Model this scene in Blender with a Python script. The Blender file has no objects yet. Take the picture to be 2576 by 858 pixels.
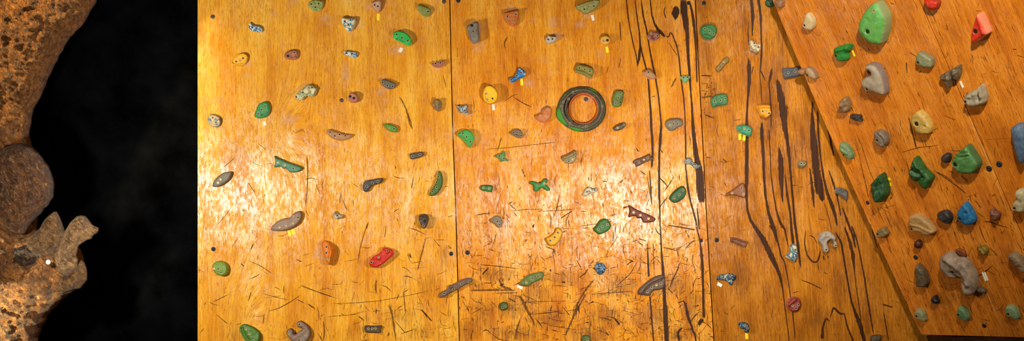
# Indoor climbing wall: plywood panels with resin holds, an overhanging board and a gnarled tree trunk
import bpy, bmesh, math, random
import numpy as np
from mathutils import Vector, Matrix, noise
from mathutils.geometry import delaunay_2d_cdt

SC = bpy.context.scene
COL = SC.collection
W, H = 2576, 858
D = 7.0                     # camera distance from the main wall (m)
PPM = 512.0                 # photo pixels per metre on the main wall
CX, CY = 1288.0, 429.0
rnd = random.Random(7)

# ------------------------------------------------------------------ frames
class Frame:
    """A flat mounting surface: origin o, axes x (right), y (up), n (out of the surface)."""
    def __init__(s, o, x, y, n):
        s.o, s.x, s.y, s.n = Vector(o), Vector(x), Vector(y), Vector(n)
    def uv(s, px, py):
        d = Vector(((px - CX) / PPM, D, (CY - py) / PPM))
        c = Vector((0, -D, 0))
        t = (s.o - c).dot(s.n) / d.dot(s.n)
        p = c + d * t - s.o
        return (p.dot(s.x), p.dot(s.y))
    def at(s, u, v, h=0):
        return s.o + s.x * u + s.y * v + s.n * h
    def matrix(s, u=0, v=0, h=0):
        m = Matrix((s.x, s.y, s.n)).transposed().to_4x4()
        m.translation = s.at(u, v, h)
        return m

WALL = Frame((0, 0, 0), (1, 0, 0), (0, 0, 1), (0, -1, 0))
# the overhanging board meets the main wall along a diagonal and swings out to the right
def _wp(px, py, y=0.0):
    k = (D + y) / D
    return Vector(((px - CX) / PPM * k, y, (CY - py) / PPM * k))
_e0, _e1 = _wp(1943, 0, -0.085), _wp(2318, 842, -0.085)
_up = (_e0 - _e1).normalized()
_pr = Vector((-_up.z, 0, _up.x)) * -1
_th = math.radians(50)
_wx = _pr * math.cos(_th) + Vector((0, -1, 0)) * math.sin(_th)
_n = _wx.cross(_up)
if _n.y > 0: _n = -_n
BOARD = Frame(_e1, _wx, _up, _n)

# ------------------------------------------------------------------ crop coordinates -> photo pixels
REG = dict(A=(480,0,2.861), B=(820,0,2.861), C=(480,280,2.861), D=(820,280,2.861), E=(480,558,2.861), F=(820,558,2.861),
           G=(1120,0,2.861), H=(1440,0,2.861), I=(1120,280,2.861), J=(1440,280,2.861), K=(1120,558,2.861), L=(1440,558,2.861),
           M=(1740,0,2.861), N=(2000,0,3.433), O=(2276,0,3.433), P=(1740,280,2.861), Q=(2050,230,3.815), R=(2300,230,3.732),
           S=(1740,558,2.861), T=(2080,430,4.084), U=(2276,430,3.433), V=(2276,608,3.433), W=(1960,608,3.432), X=(0,0,1.0))
def pix(reg, pts):
    x0, y0, s = REG[reg]
    return [(x0 + a / s, y0 + b / s) for a, b in pts]
def P(s):
    return [tuple(float(q) for q in t.split(',')) for t in s.split()]

# ------------------------------------------------------------------ colour and node helpers
def lin(c):
    return tuple((v / 255 / 12.92) if v / 255 <= .04045 else ((v / 255 + .055) / 1.055) ** 2.4 for v in c)
def rgba(c): return (*lin(c), 1)

class NT:
    def __init__(s, name):
        s.m = bpy.data.materials.new(name); s.m.use_nodes = True
        s.t = s.m.node_tree; s.t.nodes.clear()
        s.out = s.n('ShaderNodeOutputMaterial')
    def n(s, typ, **kw):
        nd = s.t.nodes.new(typ)
        for k, v in kw.items(): setattr(nd, k, v)
        return nd
    def l(s, a, b): s.t.links.new(a, b)
    def put(s, sock, v):
        if hasattr(v, 'is_output') or isinstance(v, bpy.types.NodeSocket): s.l(v, sock)
        else: sock.default_value = v
    def math(s, op, a, b=0.0, c=None, clamp=False):
        nd = s.n('ShaderNodeMath', operation=op, use_clamp=clamp)
        s.put(nd.inputs[0], a); s.put(nd.inputs[1], b)
        if c is not None: s.put(nd.inputs[2], c)
        return nd.outputs[0]
    def mix(s, f, a, b, blend='MIX'):
        nd = s.n('ShaderNodeMix', data_type='RGBA', blend_type=blend, clamp_factor=True)
        s.put(nd.inputs[0], f)
        s.put(nd.inputs[6], a); s.put(nd.inputs[7], b)
        return nd.outputs[2]
    def maprange(s, v, a, b, c=0.0, d=1.0, smooth=False):
        nd = s.n('ShaderNodeMapRange', clamp=True)
        if smooth: nd.interpolation_type = 'SMOOTHSTEP'
        s.put(nd.inputs[0], v)
        for i, q in enumerate((a, b, c, d)): s.put(nd.inputs[i + 1], q)
        return nd.outputs[0]
    def noise(s, vec, scale, detail=4, rough=.55, dist=0.0):
        nd = s.n('ShaderNodeTexNoise')
        s.l(vec, nd.inputs['Vector'])
        nd.inputs['Scale'].default_value = scale; nd.inputs['Detail'].default_value = detail
        nd.inputs['Roughness'].default_value = rough; nd.inputs['Distortion'].default_value = dist
        return nd.outputs[0]
    def mapping(s, vec, scale=(1, 1, 1), rot=(0, 0, 0), loc=(0, 0, 0)):
        nd = s.n('ShaderNodeMapping'); s.l(vec, nd.inputs[0])
        nd.inputs['Location'].default_value = loc; nd.inputs['Rotation'].default_value = rot; nd.inputs['Scale'].default_value = scale
        return nd.outputs[0]
    def obj(s): return s.n('ShaderNodeTexCoord').outputs['Object']
    def attr(s, name):
        nd = s.n('ShaderNodeAttribute'); nd.attribute_name = name
        return nd.outputs['Fac']
    def bsdf(s, col, rough, spec=.5, metal=0.0, bump=None, bump_d=.002, bump_s=1.0, coat=0, alpha=None):
        b = s.n('ShaderNodeBsdfPrincipled')
        s.put(b.inputs['Base Color'], col); s.put(b.inputs['Roughness'], rough)
        s.put(b.inputs['Specular IOR Level'], spec); s.put(b.inputs['Metallic'], metal)
        if coat: b.inputs['Coat Weight'].default_value = coat
        if alpha is not None: s.put(b.inputs['Alpha'], alpha)
        if bump is not None:
            bp = s.n('ShaderNodeBump'); bp.inputs['Distance'].default_value = bump_d; bp.inputs['Strength'].default_value = bump_s
            s.l(bump, bp.inputs['Height']); s.l(bp.outputs[0], b.inputs['Normal'])
        s.l(b.outputs[0], s.out.inputs[0])
        return s.m

def wood_mat(name, light, mid, dark, rot, knots=(), gloss=.235, pores=1.0, bump=.0009, spec=1.0, coarse=1.0, seed=0.0):
    """Varnished plywood face: local x across the grain, local y along it."""
    t = NT(name); o = t.obj()
    o = t.mapping(o, rot=(0, 0, rot))
    sp = t.n('ShaderNodeSeparateXYZ'); t.l(o, sp.inputs[0])
    x, y = sp.outputs[0], sp.outputs[1]
    wob = t.noise(t.mapping(o, (1.6, .7, 1), loc=(seed, 0, 0)), 1.5, 2)
    g = t.math('ADD', x, t.math('MULTIPLY', wob, .055))
    for kx, ky, a, b, s in knots:
        dx = t.math('DIVIDE', t.math('SUBTRACT', x, kx), a); dy = t.math('DIVIDE', t.math('SUBTRACT', y, ky), b)
        r = t.math('ADD', t.math('MULTIPLY', dx, dx), t.math('MULTIPLY', dy, dy))
        g = t.math('ADD', g, t.math('MULTIPLY', t.math('EXPONENT', t.math('MULTIPLY', r, -1.0)), s))
    cb = t.n('ShaderNodeCombineXYZ'); t.l(g, cb.inputs[0]); t.l(y, cb.inputs[1]); cb.inputs[2].default_value = seed
    gv = cb.outputs[0]
    fine = t.noise(t.mapping(gv, (230 * coarse, 9.0, 1)), 1.0, 5, .68)
    band = t.noise(t.mapping(gv, (26 * coarse, .9, 1)), 1.0, 4, .55)
    broad = t.noise(t.mapping(gv, (5, 1.6, 1)), 1.0, 3, .5)
    patch = t.noise(o, 3.2, 5, .6)
    pore = t.noise(t.mapping(gv, (520, 42, 1)), 1.0, 2, .5)
    pore2 = t.noise(t.mapping(gv, (190, 15, 1), loc=(3, 7, 1)), 1.0, 3, .6)
    tone = t.noise(t.mapping(o, (9, 4, 1), loc=(5, 2, 0)), 1.0, 5, .65)
    v = t.math('ADD', t.math('MULTIPLY', fine, .62), t.math('MULTIPLY', band, .34))
    v = t.math('ADD', v, t.math('MULTIPLY', broad, .20))
    v = t.math('ADD', t.math('ADD', v, t.math('MULTIPLY', patch, .26)), t.math('MULTIPLY', t.math('SUBTRACT', tone, .5), .45))
    f = t.maprange(v, .52, .96)
    c = t.mix(t.maprange(f, 0, .5), rgba(dark), rgba(mid))
    c = t.mix(t.maprange(f, .45, 1), c, rgba(light))
    pm = t.math('MULTIPLY', t.maprange(pore, .575, .66), t.math('MULTIPLY', t.maprange(patch, .35, .65,   .35, 1), .62 * pores))
    dk = rgba(tuple(q * .45 for q in dark))
    c = t.mix(pm, c, dk)
    pm2 = t.math('MULTIPLY', t.maprange(pore2, .61, .73), .42 * pores)
    c = t.mix(pm2, c, dk)
    rg = t.maprange(patch, .3, .7, gloss - .04, gloss + .08)
    wear = t.noise(t.mapping(gv, (95, 34, 1)), 1.0, 4, .65)
    und = t.noise(t.mapping(gv, (24, 11, 1), loc=(1, 3, 0)), 1.0, 4, .6)
    hgt = t.math('SUBTRACT', t.math('ADD', t.math('MULTIPLY', fine, .9), t.math('ADD', t.math('MULTIPLY', wear, 1.0), t.math('MULTIPLY', und, .5))), t.math('MULTIPLY', pm, .8))
    big = t.noise(o, 7, 4, .6)
    gl = t.math('ADD', t.math('MULTIPLY', wear, .55), t.math('ADD', t.math('MULTIPLY', und, .30), t.math('MULTIPLY', big, .30)))
    sp = t.maprange(gl, .535, .66, .10 * spec, .95 * spec)
    return t.bsdf(c, rg, sp, bump=hgt, bump_d=bump, bump_s=1.0)

def decal_mat(name, col, lo=.30, hi=.62, nz=(160, 14), amp=.9, rough=.5, strength=1.0, spec=.4, col2=None):
    """A stain, scuff, scratch or painted shadow on the varnish; ragged edges from stretched noise."""
    t = NT(name); o = t.obj()
    n1 = t.noise(t.mapping(o, (nz[0], nz[1], 1)), 1.0, 3, .6)
    n2 = t.noise(o, 60, 3, .6)
    f = t.math('ADD', t.attr('fade'), t.math('MULTIPLY', t.math('SUBTRACT', t.math('ADD', t.math('MULTIPLY', n1, .76), t.math('MULTIPLY', n2, .24)), .5), amp * 1.6))
    a = t.math('MULTIPLY', t.maprange(f, lo, hi), strength)
    c = rgba(col) if col2 is None else t.mix(t.maprange(n1, .4, .62), rgba(col), rgba(col2))
    return t.bsdf(c, rough, spec, alpha=a)

def plain_mat(name, col, rough=.5, metal=0.0, spec=.5, mott=.12, scale=40, bump=.0004):
    t = NT(name); o = t.obj()
    n = t.noise(o, scale, 4, .6)
    c = t.mix(t.maprange(n, .3, .7), rgba(tuple(q * (1 - mott) for q in col)), rgba(tuple(min(255, q * (1 + mott)) for q in col)))
    return t.bsdf(c, rough, spec, metal, bump=t.noise(o, scale * 3, 3), bump_d=bump)

# ------------------------------------------------------------------ scene graph helpers
def tag(o, label=None, cat=None, group=None, kind=None):
    if label: o['label'] = label
    if cat: o['category'] = cat
    if group: o['group'] = group
    if kind: o['kind'] = kind
    return o
def empty(name, mw):
    o = bpy.data.objects.new(name, None); o.empty_display_size = .03
    COL.objects.link(o); o.matrix_world = mw
    return o
def mesh_obj(name, verts, faces, mat, parent=None, mw=None, smooth=True):
    me = bpy.data.meshes.new(name); me.from_pydata([tuple(v) for v in verts], [], faces); me.update()
    mats = mat if isinstance(mat, (list, tuple)) else [mat]
    for q in mats: me.materials.append(q)
    if smooth: me.polygons.foreach_set('use_smooth', [True] * len(me.polygons))
    o = bpy.data.objects.new(name, me); COL.objects.link(o)
    if parent is not None: o.parent = parent
    if mw is not None: o.matrix_world = mw
    return o
def mesh_attr(o, name, vals):
    a = o.data.attributes.new(name, 'FLOAT', 'POINT'); a.data.foreach_set('value', [float(v) for v in vals])

# ------------------------------------------------------------------ outline geometry
def smooth_closed(pts, step, sharp=False):
    """Catmull-Rom through the corners of a closed outline, resampled evenly."""
    n = len(pts); out = []
    for i in range(n):
        p0, p1, p2, p3 = (np.array(pts[(i + k) % n], float) for k in (-1, 0, 1, 2))
        m = max(2, int(np.linalg.norm(p2 - p1) / step * 2))
        for k in range(m):
            t = k / m
            if sharp: out.append(p1 + (p2 - p1) * t); continue
            out.append(((2 * p1) + (p2 - p0) * t + (2 * p0 - 5 * p1 + 4 * p2 - p3) * t * t + (3 * p1 - p0 - 3 * p2 + p3) * t ** 3) * .5)
    out = np.array(out)
    d = np.r_[0, np.cumsum(np.linalg.norm(np.diff(np.vstack([out, out[:1]]), axis=0), axis=1))]
    cnt = max(12, int(d[-1] / step)); ss = np.linspace(0, d[-1], cnt, endpoint=False)
    q = np.vstack([out, out[:1]])
    r = np.c_[np.interp(ss, d, q[:, 0]), np.interp(ss, d, q[:, 1])]
    a = np.sum(r[:, 0] * np.roll(r[:, 1], -1) - np.roll(r[:, 0], -1) * r[:, 1])
    return r if a > 0 else r[::-1]
def seg_dist(p, poly, closed=True):
    a = poly if closed else poly[:-1]
    b = np.roll(poly, -1, 0) if closed else poly[1:]
    best = np.full(len(p), 1e9)
    for i in range(0, len(a), 64):
        A, B = a[i:i + 64], b[i:i + 64]
        ab = B - A; L = np.maximum((ab ** 2).sum(1), 1e-14)
        t = np.clip(((p[:, None] - A) * ab).sum(2) / L, 0, 1)
        q = A + t[..., None] * ab
        best = np.minimum(best, np.sqrt(((p[:, None] - q) ** 2).sum(2)).min(1))
    return best
def inside(p, poly):
    x, y = p[:, 0], p[:, 1]; c = np.zeros(len(p), bool)
    a, b = poly, np.roll(poly, -1, 0)
    for (x1, y1), (x2, y2) in zip(a, b):
        if y1 == y2: continue
        c ^= ((y1 > y) != (y2 > y)) & (x < (x2 - x1) * (y - y1) / (y2 - y1) + x1)
    return c
def fill(poly, grid, circles=()):
    """Triangulate an outline with an even inner grid and rings of vertices round the bolt holes."""
    lo, hi = poly.min(0), poly.max(0)
    gx, gy = np.meshgrid(np.arange(lo[0], hi[0], grid), np.arange(lo[1], hi[1], grid * .866))
    gx[1::2] += grid * .5
    g = np.c_[gx.ravel(), gy.ravel()]
    g = g[inside(g, poly)]
    if len(g): g = g[seg_dist(g, poly) > grid * .45]
    cp = []
    for cx, cy, r in circles:
        if len(g): g = g[np.hypot(g[:, 0] - cx, g[:, 1] - cy) > r * 1.25]
        for rr, m in ((r * 1.08, 16), (r * .86, 14), (0, 1)):
            for k in range(m):
                an = 2 * math.pi * k / m
                cp.append((cx + rr * math.cos(an), cy + rr * math.sin(an)))
    cp = np.array(cp).reshape(-1, 2)
    if len(cp): cp = cp[inside(cp, poly)]
    if len(cp): cp = cp[seg_dist(cp, poly) > grid * .25]
    allp = np.vstack([poly, g, cp]) if len(g) or len(cp) else poly
    nb = len(poly)
    r = delaunay_2d_cdt([Vector(q) for q in allp], [], [list(range(nb))], 1, 1e-7)
    v = np.array([tuple(q) for q in r[0]]); f = [list(q) for q in r[2]]
    out = []
    for t in f:
        a, b, c = v[t[0]], v[t[1]], v[t[2]]
        s = (b[0] - a[0]) * (c[1] - a[1]) - (b[1] - a[1]) * (c[0] - a[0])
        if abs(s) < 1e-12: continue
        out.append(t if s > 0 else t[::-1])
    return v, out
def boundary_edges(faces):
    cnt = {}
    for f in faces:
        for i in range(len(f)):
            a, b = f[i], f[(i + 1) % len(f)]
            if (b, a) in cnt: cnt.pop((b, a))
            else: cnt[(a, b)] = 1
    return list(cnt)
# ------------------------------------------------------------------ climbing holds
def exposure_at(px, py, board):
    """Rough lamp falloff across the wall, so that hold colours read from the photo become surface colours."""
    if board:
        return max(1.02, 1.22 - .0003 * py)
    e = 1.0
    if px > 1650: e -= min(.10, (px - 1650) / 600 * .10)
    if py > 560 and px > 1500: e -= (py - 560) / 300 * .12
    if py < 200: e -= (200 - py) / 200 * .10
    return e
def fix(c, e, sat=1.18):
    l = [min(.93, q / e) for q in lin(c)]
    m = sum(l) / 3
    l = [max(.002, m + (q - m) * sat) for q in l]
    return (*l, 1)

def hold_mat(name, cols, e, scale=22, style='mottle', rough=.55, rim=None):
    t = NT(name); o = t.obj()
    n = t.noise(o, scale, 5, .62, .6)
    n2 = t.noise(o, scale * 4.2, 4, .65)
    nf = t.noise(o, 420, 2, .6)
    cc = [fix(c, e) for c in cols]
    if style == 'marble':
        warp = t.noise(t.mapping(o, (1, 1, 1), loc=(4, 1, 2)), scale * 1.7, 3, .55, 1.6)
        rp = t.n('ShaderNodeValToRGB'); el = rp.color_ramp.elements
        stops = [(0.43, cc[0])] + [(.43 + .22 * (k + 1) / (len(cc) - 1), cc[k + 1]) for k in range(len(cc) - 1)]
        while len(el) < len(stops): el.new(.5)
        for k, (p, c) in enumerate(stops): el[k].position = p; el[k].color = c
        t.l(warp, rp.inputs[0]); c = rp.outputs[0]
    else:
        v = t.math('ADD', t.math('MULTIPLY', n, .55), t.math('MULTIPLY', n2, .45))
        c = t.mix(t.maprange(v, .36, .64), cc[1], cc[0])
    if rim is not None:
        w = t.math('ADD', t.attr('rim'), t.math('MULTIPLY', t.math('SUBTRACT', n2, .5), 1.1))
        c = t.mix(t.math('MULTIPLY', t.maprange(w, .3, .75), .8), c, fix(rim, e))
    # grime and chalk held by the rough resin
    c = t.mix(t.math('MULTIPLY', t.maprange(nf, .54, .68), .48), c, tuple(q * .30 for q in cc[0][:3]) + (1,))
    c = t.mix(t.math('MULTIPLY', t.maprange(n2, .60, .72), .20), c, (.72, .68, .60, 1))
    hg = t.math('ADD', t.math('MULTIPLY', n2, .7), t.math('MULTIPLY', nf, .35))
    return t.bsdf(c, t.maprange(n, .3, .7, rough - .1, rough + .12), .45, bump=hg, bump_d=.0018, bump_s=1.0)

M_DARK = plain_mat('dark_steel', (34, 28, 24), .5, .3)
M_BRASS = plain_mat('brass_screw', (168, 132, 70), .38, .7)
M_PALE = plain_mat('pale_washer', (176, 158, 118), .5, .1)
M_STEEL = plain_mat('old_screw', (88, 74, 64), .5, .45)

def lathe(profile, n=16):
    vs, fs = [], []
    for r, z in profile:
        for k in range(n):
            a = 2 * math.pi * k / n
            vs.append((r * math.cos(a), r * math.sin(a), z))
    for i in range(len(profile) - 1):
        for k in range(n):
            k2 = (k + 1) % n
            fs.append([i * n + k, i * n + k2, (i + 1) * n + k2, (i + 1) * n + k])
    fs.append([(len(profile) - 1) * n + k for k in range(n)])
    return vs, fs
def hexbolt(r):
    """cap head with a hexagonal socket, top at z = 0"""
    vs, fs = [], []
    n = 12
    def ring(rr, z, hexa=False):
        i0 = len(vs)
        for k in range(n):
            a = 2 * math.pi * k / n
            q = rr
            if hexa: q = rr * math.cos(math.pi / 6) / math.cos(((a) % (math.pi / 3)) - math.pi / 6)
            vs.append((q * math.cos(a), q * math.sin(a), z))
        return i0
    rs = [ring(r, -.006), ring(r, -.0006), ring(r * .92, 0), ring(r * .52, 0, True), ring(r * .52, -.003, True)]
    for a, b in zip(rs, rs[1:]):
        for k in range(n):
            k2 = (k + 1) % n
            fs.append([a + k, a + k2, b + k2, b + k])
    fs.append([rs[-1] + k for k in range(n)])
    return vs, fs
_mesh_cache = {}
def cached(key, maker, mats, name, parent, mw_local):
    if key not in _mesh_cache:
        vs, fs = maker()
        me = bpy.data.meshes.new(name); me.from_pydata(vs, [], fs); me.update()
        for q in mats: me.materials.append(q)
        me.polygons.foreach_set('use_smooth', [False] * len(me.polygons))
        _mesh_cache[key] = me
    o = bpy.data.objects.new(name, _mesh_cache[key]); COL.objects.link(o)
    o.parent = parent; o.matrix_local = mw_local
    return o

NHOLD = 0
def hold(label, reg, outline, holes='', hgt=26, sh=14, cols=((120, 110, 95), (90, 80, 70)), style='mottle', scale=22, rim=None, rimw=4,
         e0=.60, tilt=(0, 0), dish=None, bumps=(), ridges=(), nz=.07, rough=.50, fr=None, grid=.0036, extra=None, holer=None, name='climbing_hold'):
    """One hold. outline/holes in crop coordinates; hgt, sh (rounding radius) in mm."""
    global NHOLD
    NHOLD += 1
    board = fr is BOARD; fr = fr or WALL
    s = REG[reg][2]
    pp = pix(reg, P(outline) if isinstance(outline, str) else outline)
    uv = np.array([fr.uv(*q) for q in pp])
    c = (uv.min(0) + uv.max(0)) / 2
    ctr = np.mean(pp, 0)
    poly = smooth_closed(uv - c, grid * .8)
    Hh, R = hgt / 1000, sh / 1000
    hl = []
    for tok in holes.split():
        kind = tok[-1]; a, b = tok[:-1].split(',')
        q = np.array(fr.uv(*pix(reg, [(float(a), float(b))])[0])) - c
        hl.append((q[0], q[1], kind))
    rr = holer or (.0044 if not board else .0066)
    if board: hgt = hgt * .66
    circles = [(a, b, rr * (1.0 if k != 'D' else 1.7)) for a, b, k in hl]
    verts, faces = fill(poly, grid, circles)
    ext = np.maximum(np.abs(poly).max(0), 1e-6)
    seed = Vector((NHOLD * 3.17, NHOLD * 1.31, 0))
    bl = []
    for bx, by, br, ba in bumps:
        q = np.array(fr.uv(*pix(reg, [(bx, by)])[0])) - c
        bl.append((q, br / s / PPM, ba))
    rl = [(np.array([fr.uv(*w) for w in pix(reg, P(r[0]))]) - c, r[1] / s / PPM, r[2]) for r in ridges]
    def height(p, holes_on=True):
        d = seg_dist(p, poly)
        k = np.clip(d / R, 0, 1)
        h = e0 + (1 - e0) * np.sqrt(np.maximum(0, 1 - (1 - k) ** 2))
        u = p / ext
        h = h * (1 + tilt[0] * u[:, 0] + tilt[1] * u[:, 1])
        if dish:
            w, dep = dish[0] / 1000, dish[1]
            z = np.clip((d - w) / (w * .8), 0, 1)
            h = h - dep * z * z * (3 - 2 * z)
        for q, br, ba in bl:
            r = np.hypot(p[:, 0] - q[0], p[:, 1] - q[1]) / br
            h = h + ba * np.exp(-(r ** 2) * 1.2)
        for q, w, a in rl:
            dd = seg_dist(p, q, False) / w
            h = h + a * np.exp(-dd ** 2)
        if nz:
            sc = 1.1 / max(.018, ext.min())
            nn = np.array([noise.noise(Vector((a * sc, b * sc, 0)) + seed) + .5 * noise.noise(Vector((a * sc * 2.6, b * sc * 2.6, 5)) + seed) for a, b in p])
            h = h * (1 + nz * nn * np.clip(.3 + k, 0, 1))
        return np.maximum(h, .12) * Hh, d
    h, d = height(verts)
    hz = []
    for (a, b, kind), (_, _, r) in zip(hl, circles):
        z0 = float(height(np.array([[a, b]]))[0][0])
        hz.append(z0)
        rad = np.hypot(verts[:, 0] - a, verts[:, 1] - b)
        near = rad < r * 1.9
        f = np.clip((1.9 * r - rad) / (.8 * r), 0, 1)
        h = np.where(near, h * (1 - f) + z0 * f, h)
        dep = .007 if kind in 'dD' else .0016
        h = np.where(rad < r * .95, np.maximum(z0 - dep, .001), h)
    V = np.c_[verts, h]
    # skirt down to the mounting surface
    be = boundary_edges(faces); ids = sorted({i for e in be for i in e})
    lowid = {}
    vlist = [tuple(q) for q in V]
    mid = {}
    for i in ids:
        lowid[i] = len(vlist); vlist.append((V[i, 0] * 1.004, V[i, 1] * 1.004, -.0006))
    F = [list(f) for f in faces]
    for a, b in be: F.append([b, a, lowid[a], lowid[b]])
    root = empty(name, fr.matrix(c[0], c[1], 0))
    tag(root, label, 'climbing hold', 'climbing holds on the overhanging board' if board else 'climbing holds on the upright plywood wall')
    ex = exposure_at(ctr[0], ctr[1], board)
    m = hold_mat('hold_resin', cols, ex, scale, style, rough, rim)
    body = mesh_obj('body', vlist, F, m, root)
    rv = np.r_[np.clip(1 - d / (rimw / 1000), 0, 1), np.ones(len(vlist) - len(V))]
    mesh_attr(body, 'rim', rv)
    for (a, b, kind), z0, (_, _, r) in zip(hl, hz, circles):
        T = Matrix.Translation
        if kind in 'dD':
            bo = cached(('d', r), lambda: hexbolt(r * .84), [M_DARK], 'bolt', root, T((a, b, max(z0 - .0035, .003))))
            if kind == 'd' and not board:
                cached(('w', r), lambda: lathe_ring(r * .93, r * 1.42), [M_PALE], 'washer', bo, T((0, 0, min(.0035, z0 - .003) + .0004)))
        elif kind == 'b':
            bo = cached(('b', r), lambda: hexbolt(r * .80), [M_BRASS], 'bolt', root, T((a, b, z0 - .0008)))
            cached(('wb', r), lambda: lathe_ring(r * .93, r * 1.5), [M_PALE], 'washer', bo, T((0, 0, .0012)))
    if extra: extra(root, fr, c, lambda a, b: float(height(np.array([[a, b]]))[0][0]))
    return root
def lathe_ring(r0, r1):
    vs, fs = [], []
    n = 18
    for r, z in ((r1, -.0012), (r1, .0002), (r1 * .93, .0008), (r0, .0006), (r0, -.0016)):
        for k in range(n):
            a = 2 * math.pi * k / n
            vs.append((r * math.cos(a), r * math.sin(a), z))
    for i in range(4):
        for k in range(n):
            k2 = (k + 1) % n
            fs.append([i * n + k, i * n + k2, (i + 1) * n + k2, (i + 1) * n + k])
    return vs, fs

# moulded star and wordmark on some of the green holds
_letter = {}
def letter_mat(c):
    if c not in _letter: _letter[c] = plain_mat('moulded_letter', c, .5)
    return _letter[c]
def emblem(reg, star, text_from, text_to, size=14, word='Hur', col=(18, 60, 34), star_r=15):
    def f(root, fr, c, hf):
        s = REG[reg][2]
        if star:
            q = np.array(fr.uv(*pix(reg, [star])[0])) - c
            r = star_r / s / PPM
            z = hf(*q)
            vs = [(0, 0, .0012)]
            for k in range(10):
                a = math.pi / 2 + k * math.pi / 5 + .2
                rr = r if k % 2 == 0 else r * .42
                vs.append((rr * math.cos(a), rr * math.sin(a), .0008))
            nb = len(vs)
            vs += [(x, y, -.004) for x, y, _ in vs[1:]]
            fs = [[0, 1 + k, 1 + (k + 1) % 10] for k in range(10)] + [[1 + k, nb + k, nb + (k + 1) % 10, 1 + (k + 1) % 10] for k in range(10)]
            o = mesh_obj('star_emblem', vs, fs, letter_mat(col), root, smooth=False)
            o.matrix_local = Matrix.Translation((q[0], q[1], z))
            o['label'] = 'dark green moulded star'
        if text_from:
            a = np.array(fr.uv(*pix(reg, [text_from])[0])) - c; b = np.array(fr.uv(*pix(reg, [text_to])[0])) - c
            cu = bpy.data.curves.new('lettering', 'FONT'); cu.body = word; cu.size = size / s / PPM * 1.5; cu.extrude = .0015
            tmp = bpy.data.objects.new('tmp', cu); COL.objects.link(tmp)
            dg = bpy.context.evaluated_depsgraph_get()
            me = bpy.data.meshes.new_from_object(tmp.evaluated_get(dg))
            bpy.data.objects.remove(tmp)
            me.name = 'lettering'; me.materials.clear(); me.materials.append(letter_mat(col))
            xs = [v.co.x for v in me.vertices]; w = max(xs) - min(xs)
            L = float(np.linalg.norm(b - a)); ang = math.atan2(b[1] - a[1], b[0] - a[0])
            for v in me.vertices:
                v.co.x = (v.co.x - min(xs)) * L / w
            # follow the surface of the hold
            ca, sa = math.cos(ang), math.sin(ang)
            for v in me.vertices:
                X, Y = a[0] + v.co.x * ca - v.co.y * sa, a[1] + v.co.x * sa + v.co.y * ca
                v.co = (X, Y, hf(X, Y) + (.0010 if v.co.z > 0 else -.002))
            o = bpy.data.objects.new('lettering', me); COL.objects.link(o); o.parent = root
            o['label'] = 'dark green moulded lettering'
    return f

# ------------------------------------------------------------------ tape strips and screw heads
M_TAPE = {'y': plain_mat('yellow_tape', (252, 226, 0), .55, mott=.03, scale=90, bump=.0002),
          'w': plain_mat('white_tape', (236, 228, 208), .6, mott=.04, scale=90, bump=.0002)}
def tape(label, reg, pts, col, fr=None):
    fr = fr or WALL
    uv = np.array([fr.uv(*q) for q in pix(reg, P(pts))])
    c = uv.mean(0); uv = uv - c
    a = np.sum(uv[:, 0] * np.roll(uv[:, 1], -1) - np.roll(uv[:, 0], -1) * uv[:, 1])
    if a < 0: uv = uv[::-1]
    # a thin strip with one corner just lifting
    n = 6; q = uv; vs = []
    for j in range(n + 1):
        for i in range(n + 1):
            u, v = i / n, j / n
            p = (q[0] * (1 - u) + q[1] * u) * (1 - v) + (q[3] * (1 - u) + q[2] * u) * v
            vs.append((p[0], p[1], .0009 + .0012 * max(0, u + v - 1.5) ** 2))
    top = len(vs); vs += [(x, y, .0002) for x, y, z in vs]
    fs = []
    for j in range(n):
        for i in range(n):
            k = j * (n + 1) + i
            fs.append([k, k + 1, k + n + 2, k + n + 1])
    be = boundary_edges(fs)
    for a_, b_ in be: fs.append([b_, a_, a_ + top, b_ + top])
    o = mesh_obj('tape_strip', vs, fs, M_TAPE[col], None, fr.matrix(c[0], c[1], 0), smooth=False)
    tag(o, label, 'tape', 'route marking tape strips')
    return o
def screw(label, reg, xy, r=13, fr=None, dark=True):
    fr = fr or WALL
    s = REG[reg][2]
    u, v = fr.uv(*pix(reg, [xy])[0])
    R = r / s / PPM * (1.35 if fr is BOARD else 1.0)
    root = empty('screw_head', fr.matrix(u, v, 0)); tag(root, label, 'screw', 'screw heads fixing the plywood')
    vs, fs = lathe([(R, .0004), (R, .0022), (R * .9, .0032), (R * .5, .0040), (R * .34, .0041), (R * .30, .0012)], 20)
    mesh_obj('head', vs, fs, M_DARK if dark else M_STEEL, root)
    vs, fs = lathe_ring(R * .98, R * 1.22)
    mesh_obj('washer', vs, fs, M_STEEL, root, smooth=False).matrix_local = Matrix.Translation((0, 0, .0010))
# ------------------------------------------------------------------ plywood panels with their stains and scratches
M_STREAK_SHADOW = decal_mat('wood_streak_and_shadow', (76, 38, 9), .36, .60, (240, 4), 0.95, .5, .92, .18, col2=(40, 19, 5))
M_SCRATCH = decal_mat('dark_scratch', (56, 30, 9), .34, .74, (150, 40), 1.1, .6, .82, .15)
M_SCUFF = decal_mat('brown_scuff', (104, 62, 20), .36, .85, (160, 30), 1.1, .6, .66, .15)
M_CHALK = decal_mat('chalk_smudge', (226, 196, 164), .62, 1.15, (90, 60), 1.3, .8, .42)
M_GRIME_TINT = decal_mat('brown_grime_tint', (120, 66, 20), .55, 1.15, (140, 10), 1.3, .5, .42)
M_LIGHT = decal_mat('pale_joint', (226, 172, 96), .25, .6, (60, 60), .4, .5, .9)
DECALS = [M_STREAK_SHADOW, M_SCRATCH, M_SCUFF, M_CHALK, M_GRIME_TINT, M_LIGHT]
ST, SR, SF, CH, GR, LT = range(1, 7)

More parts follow.
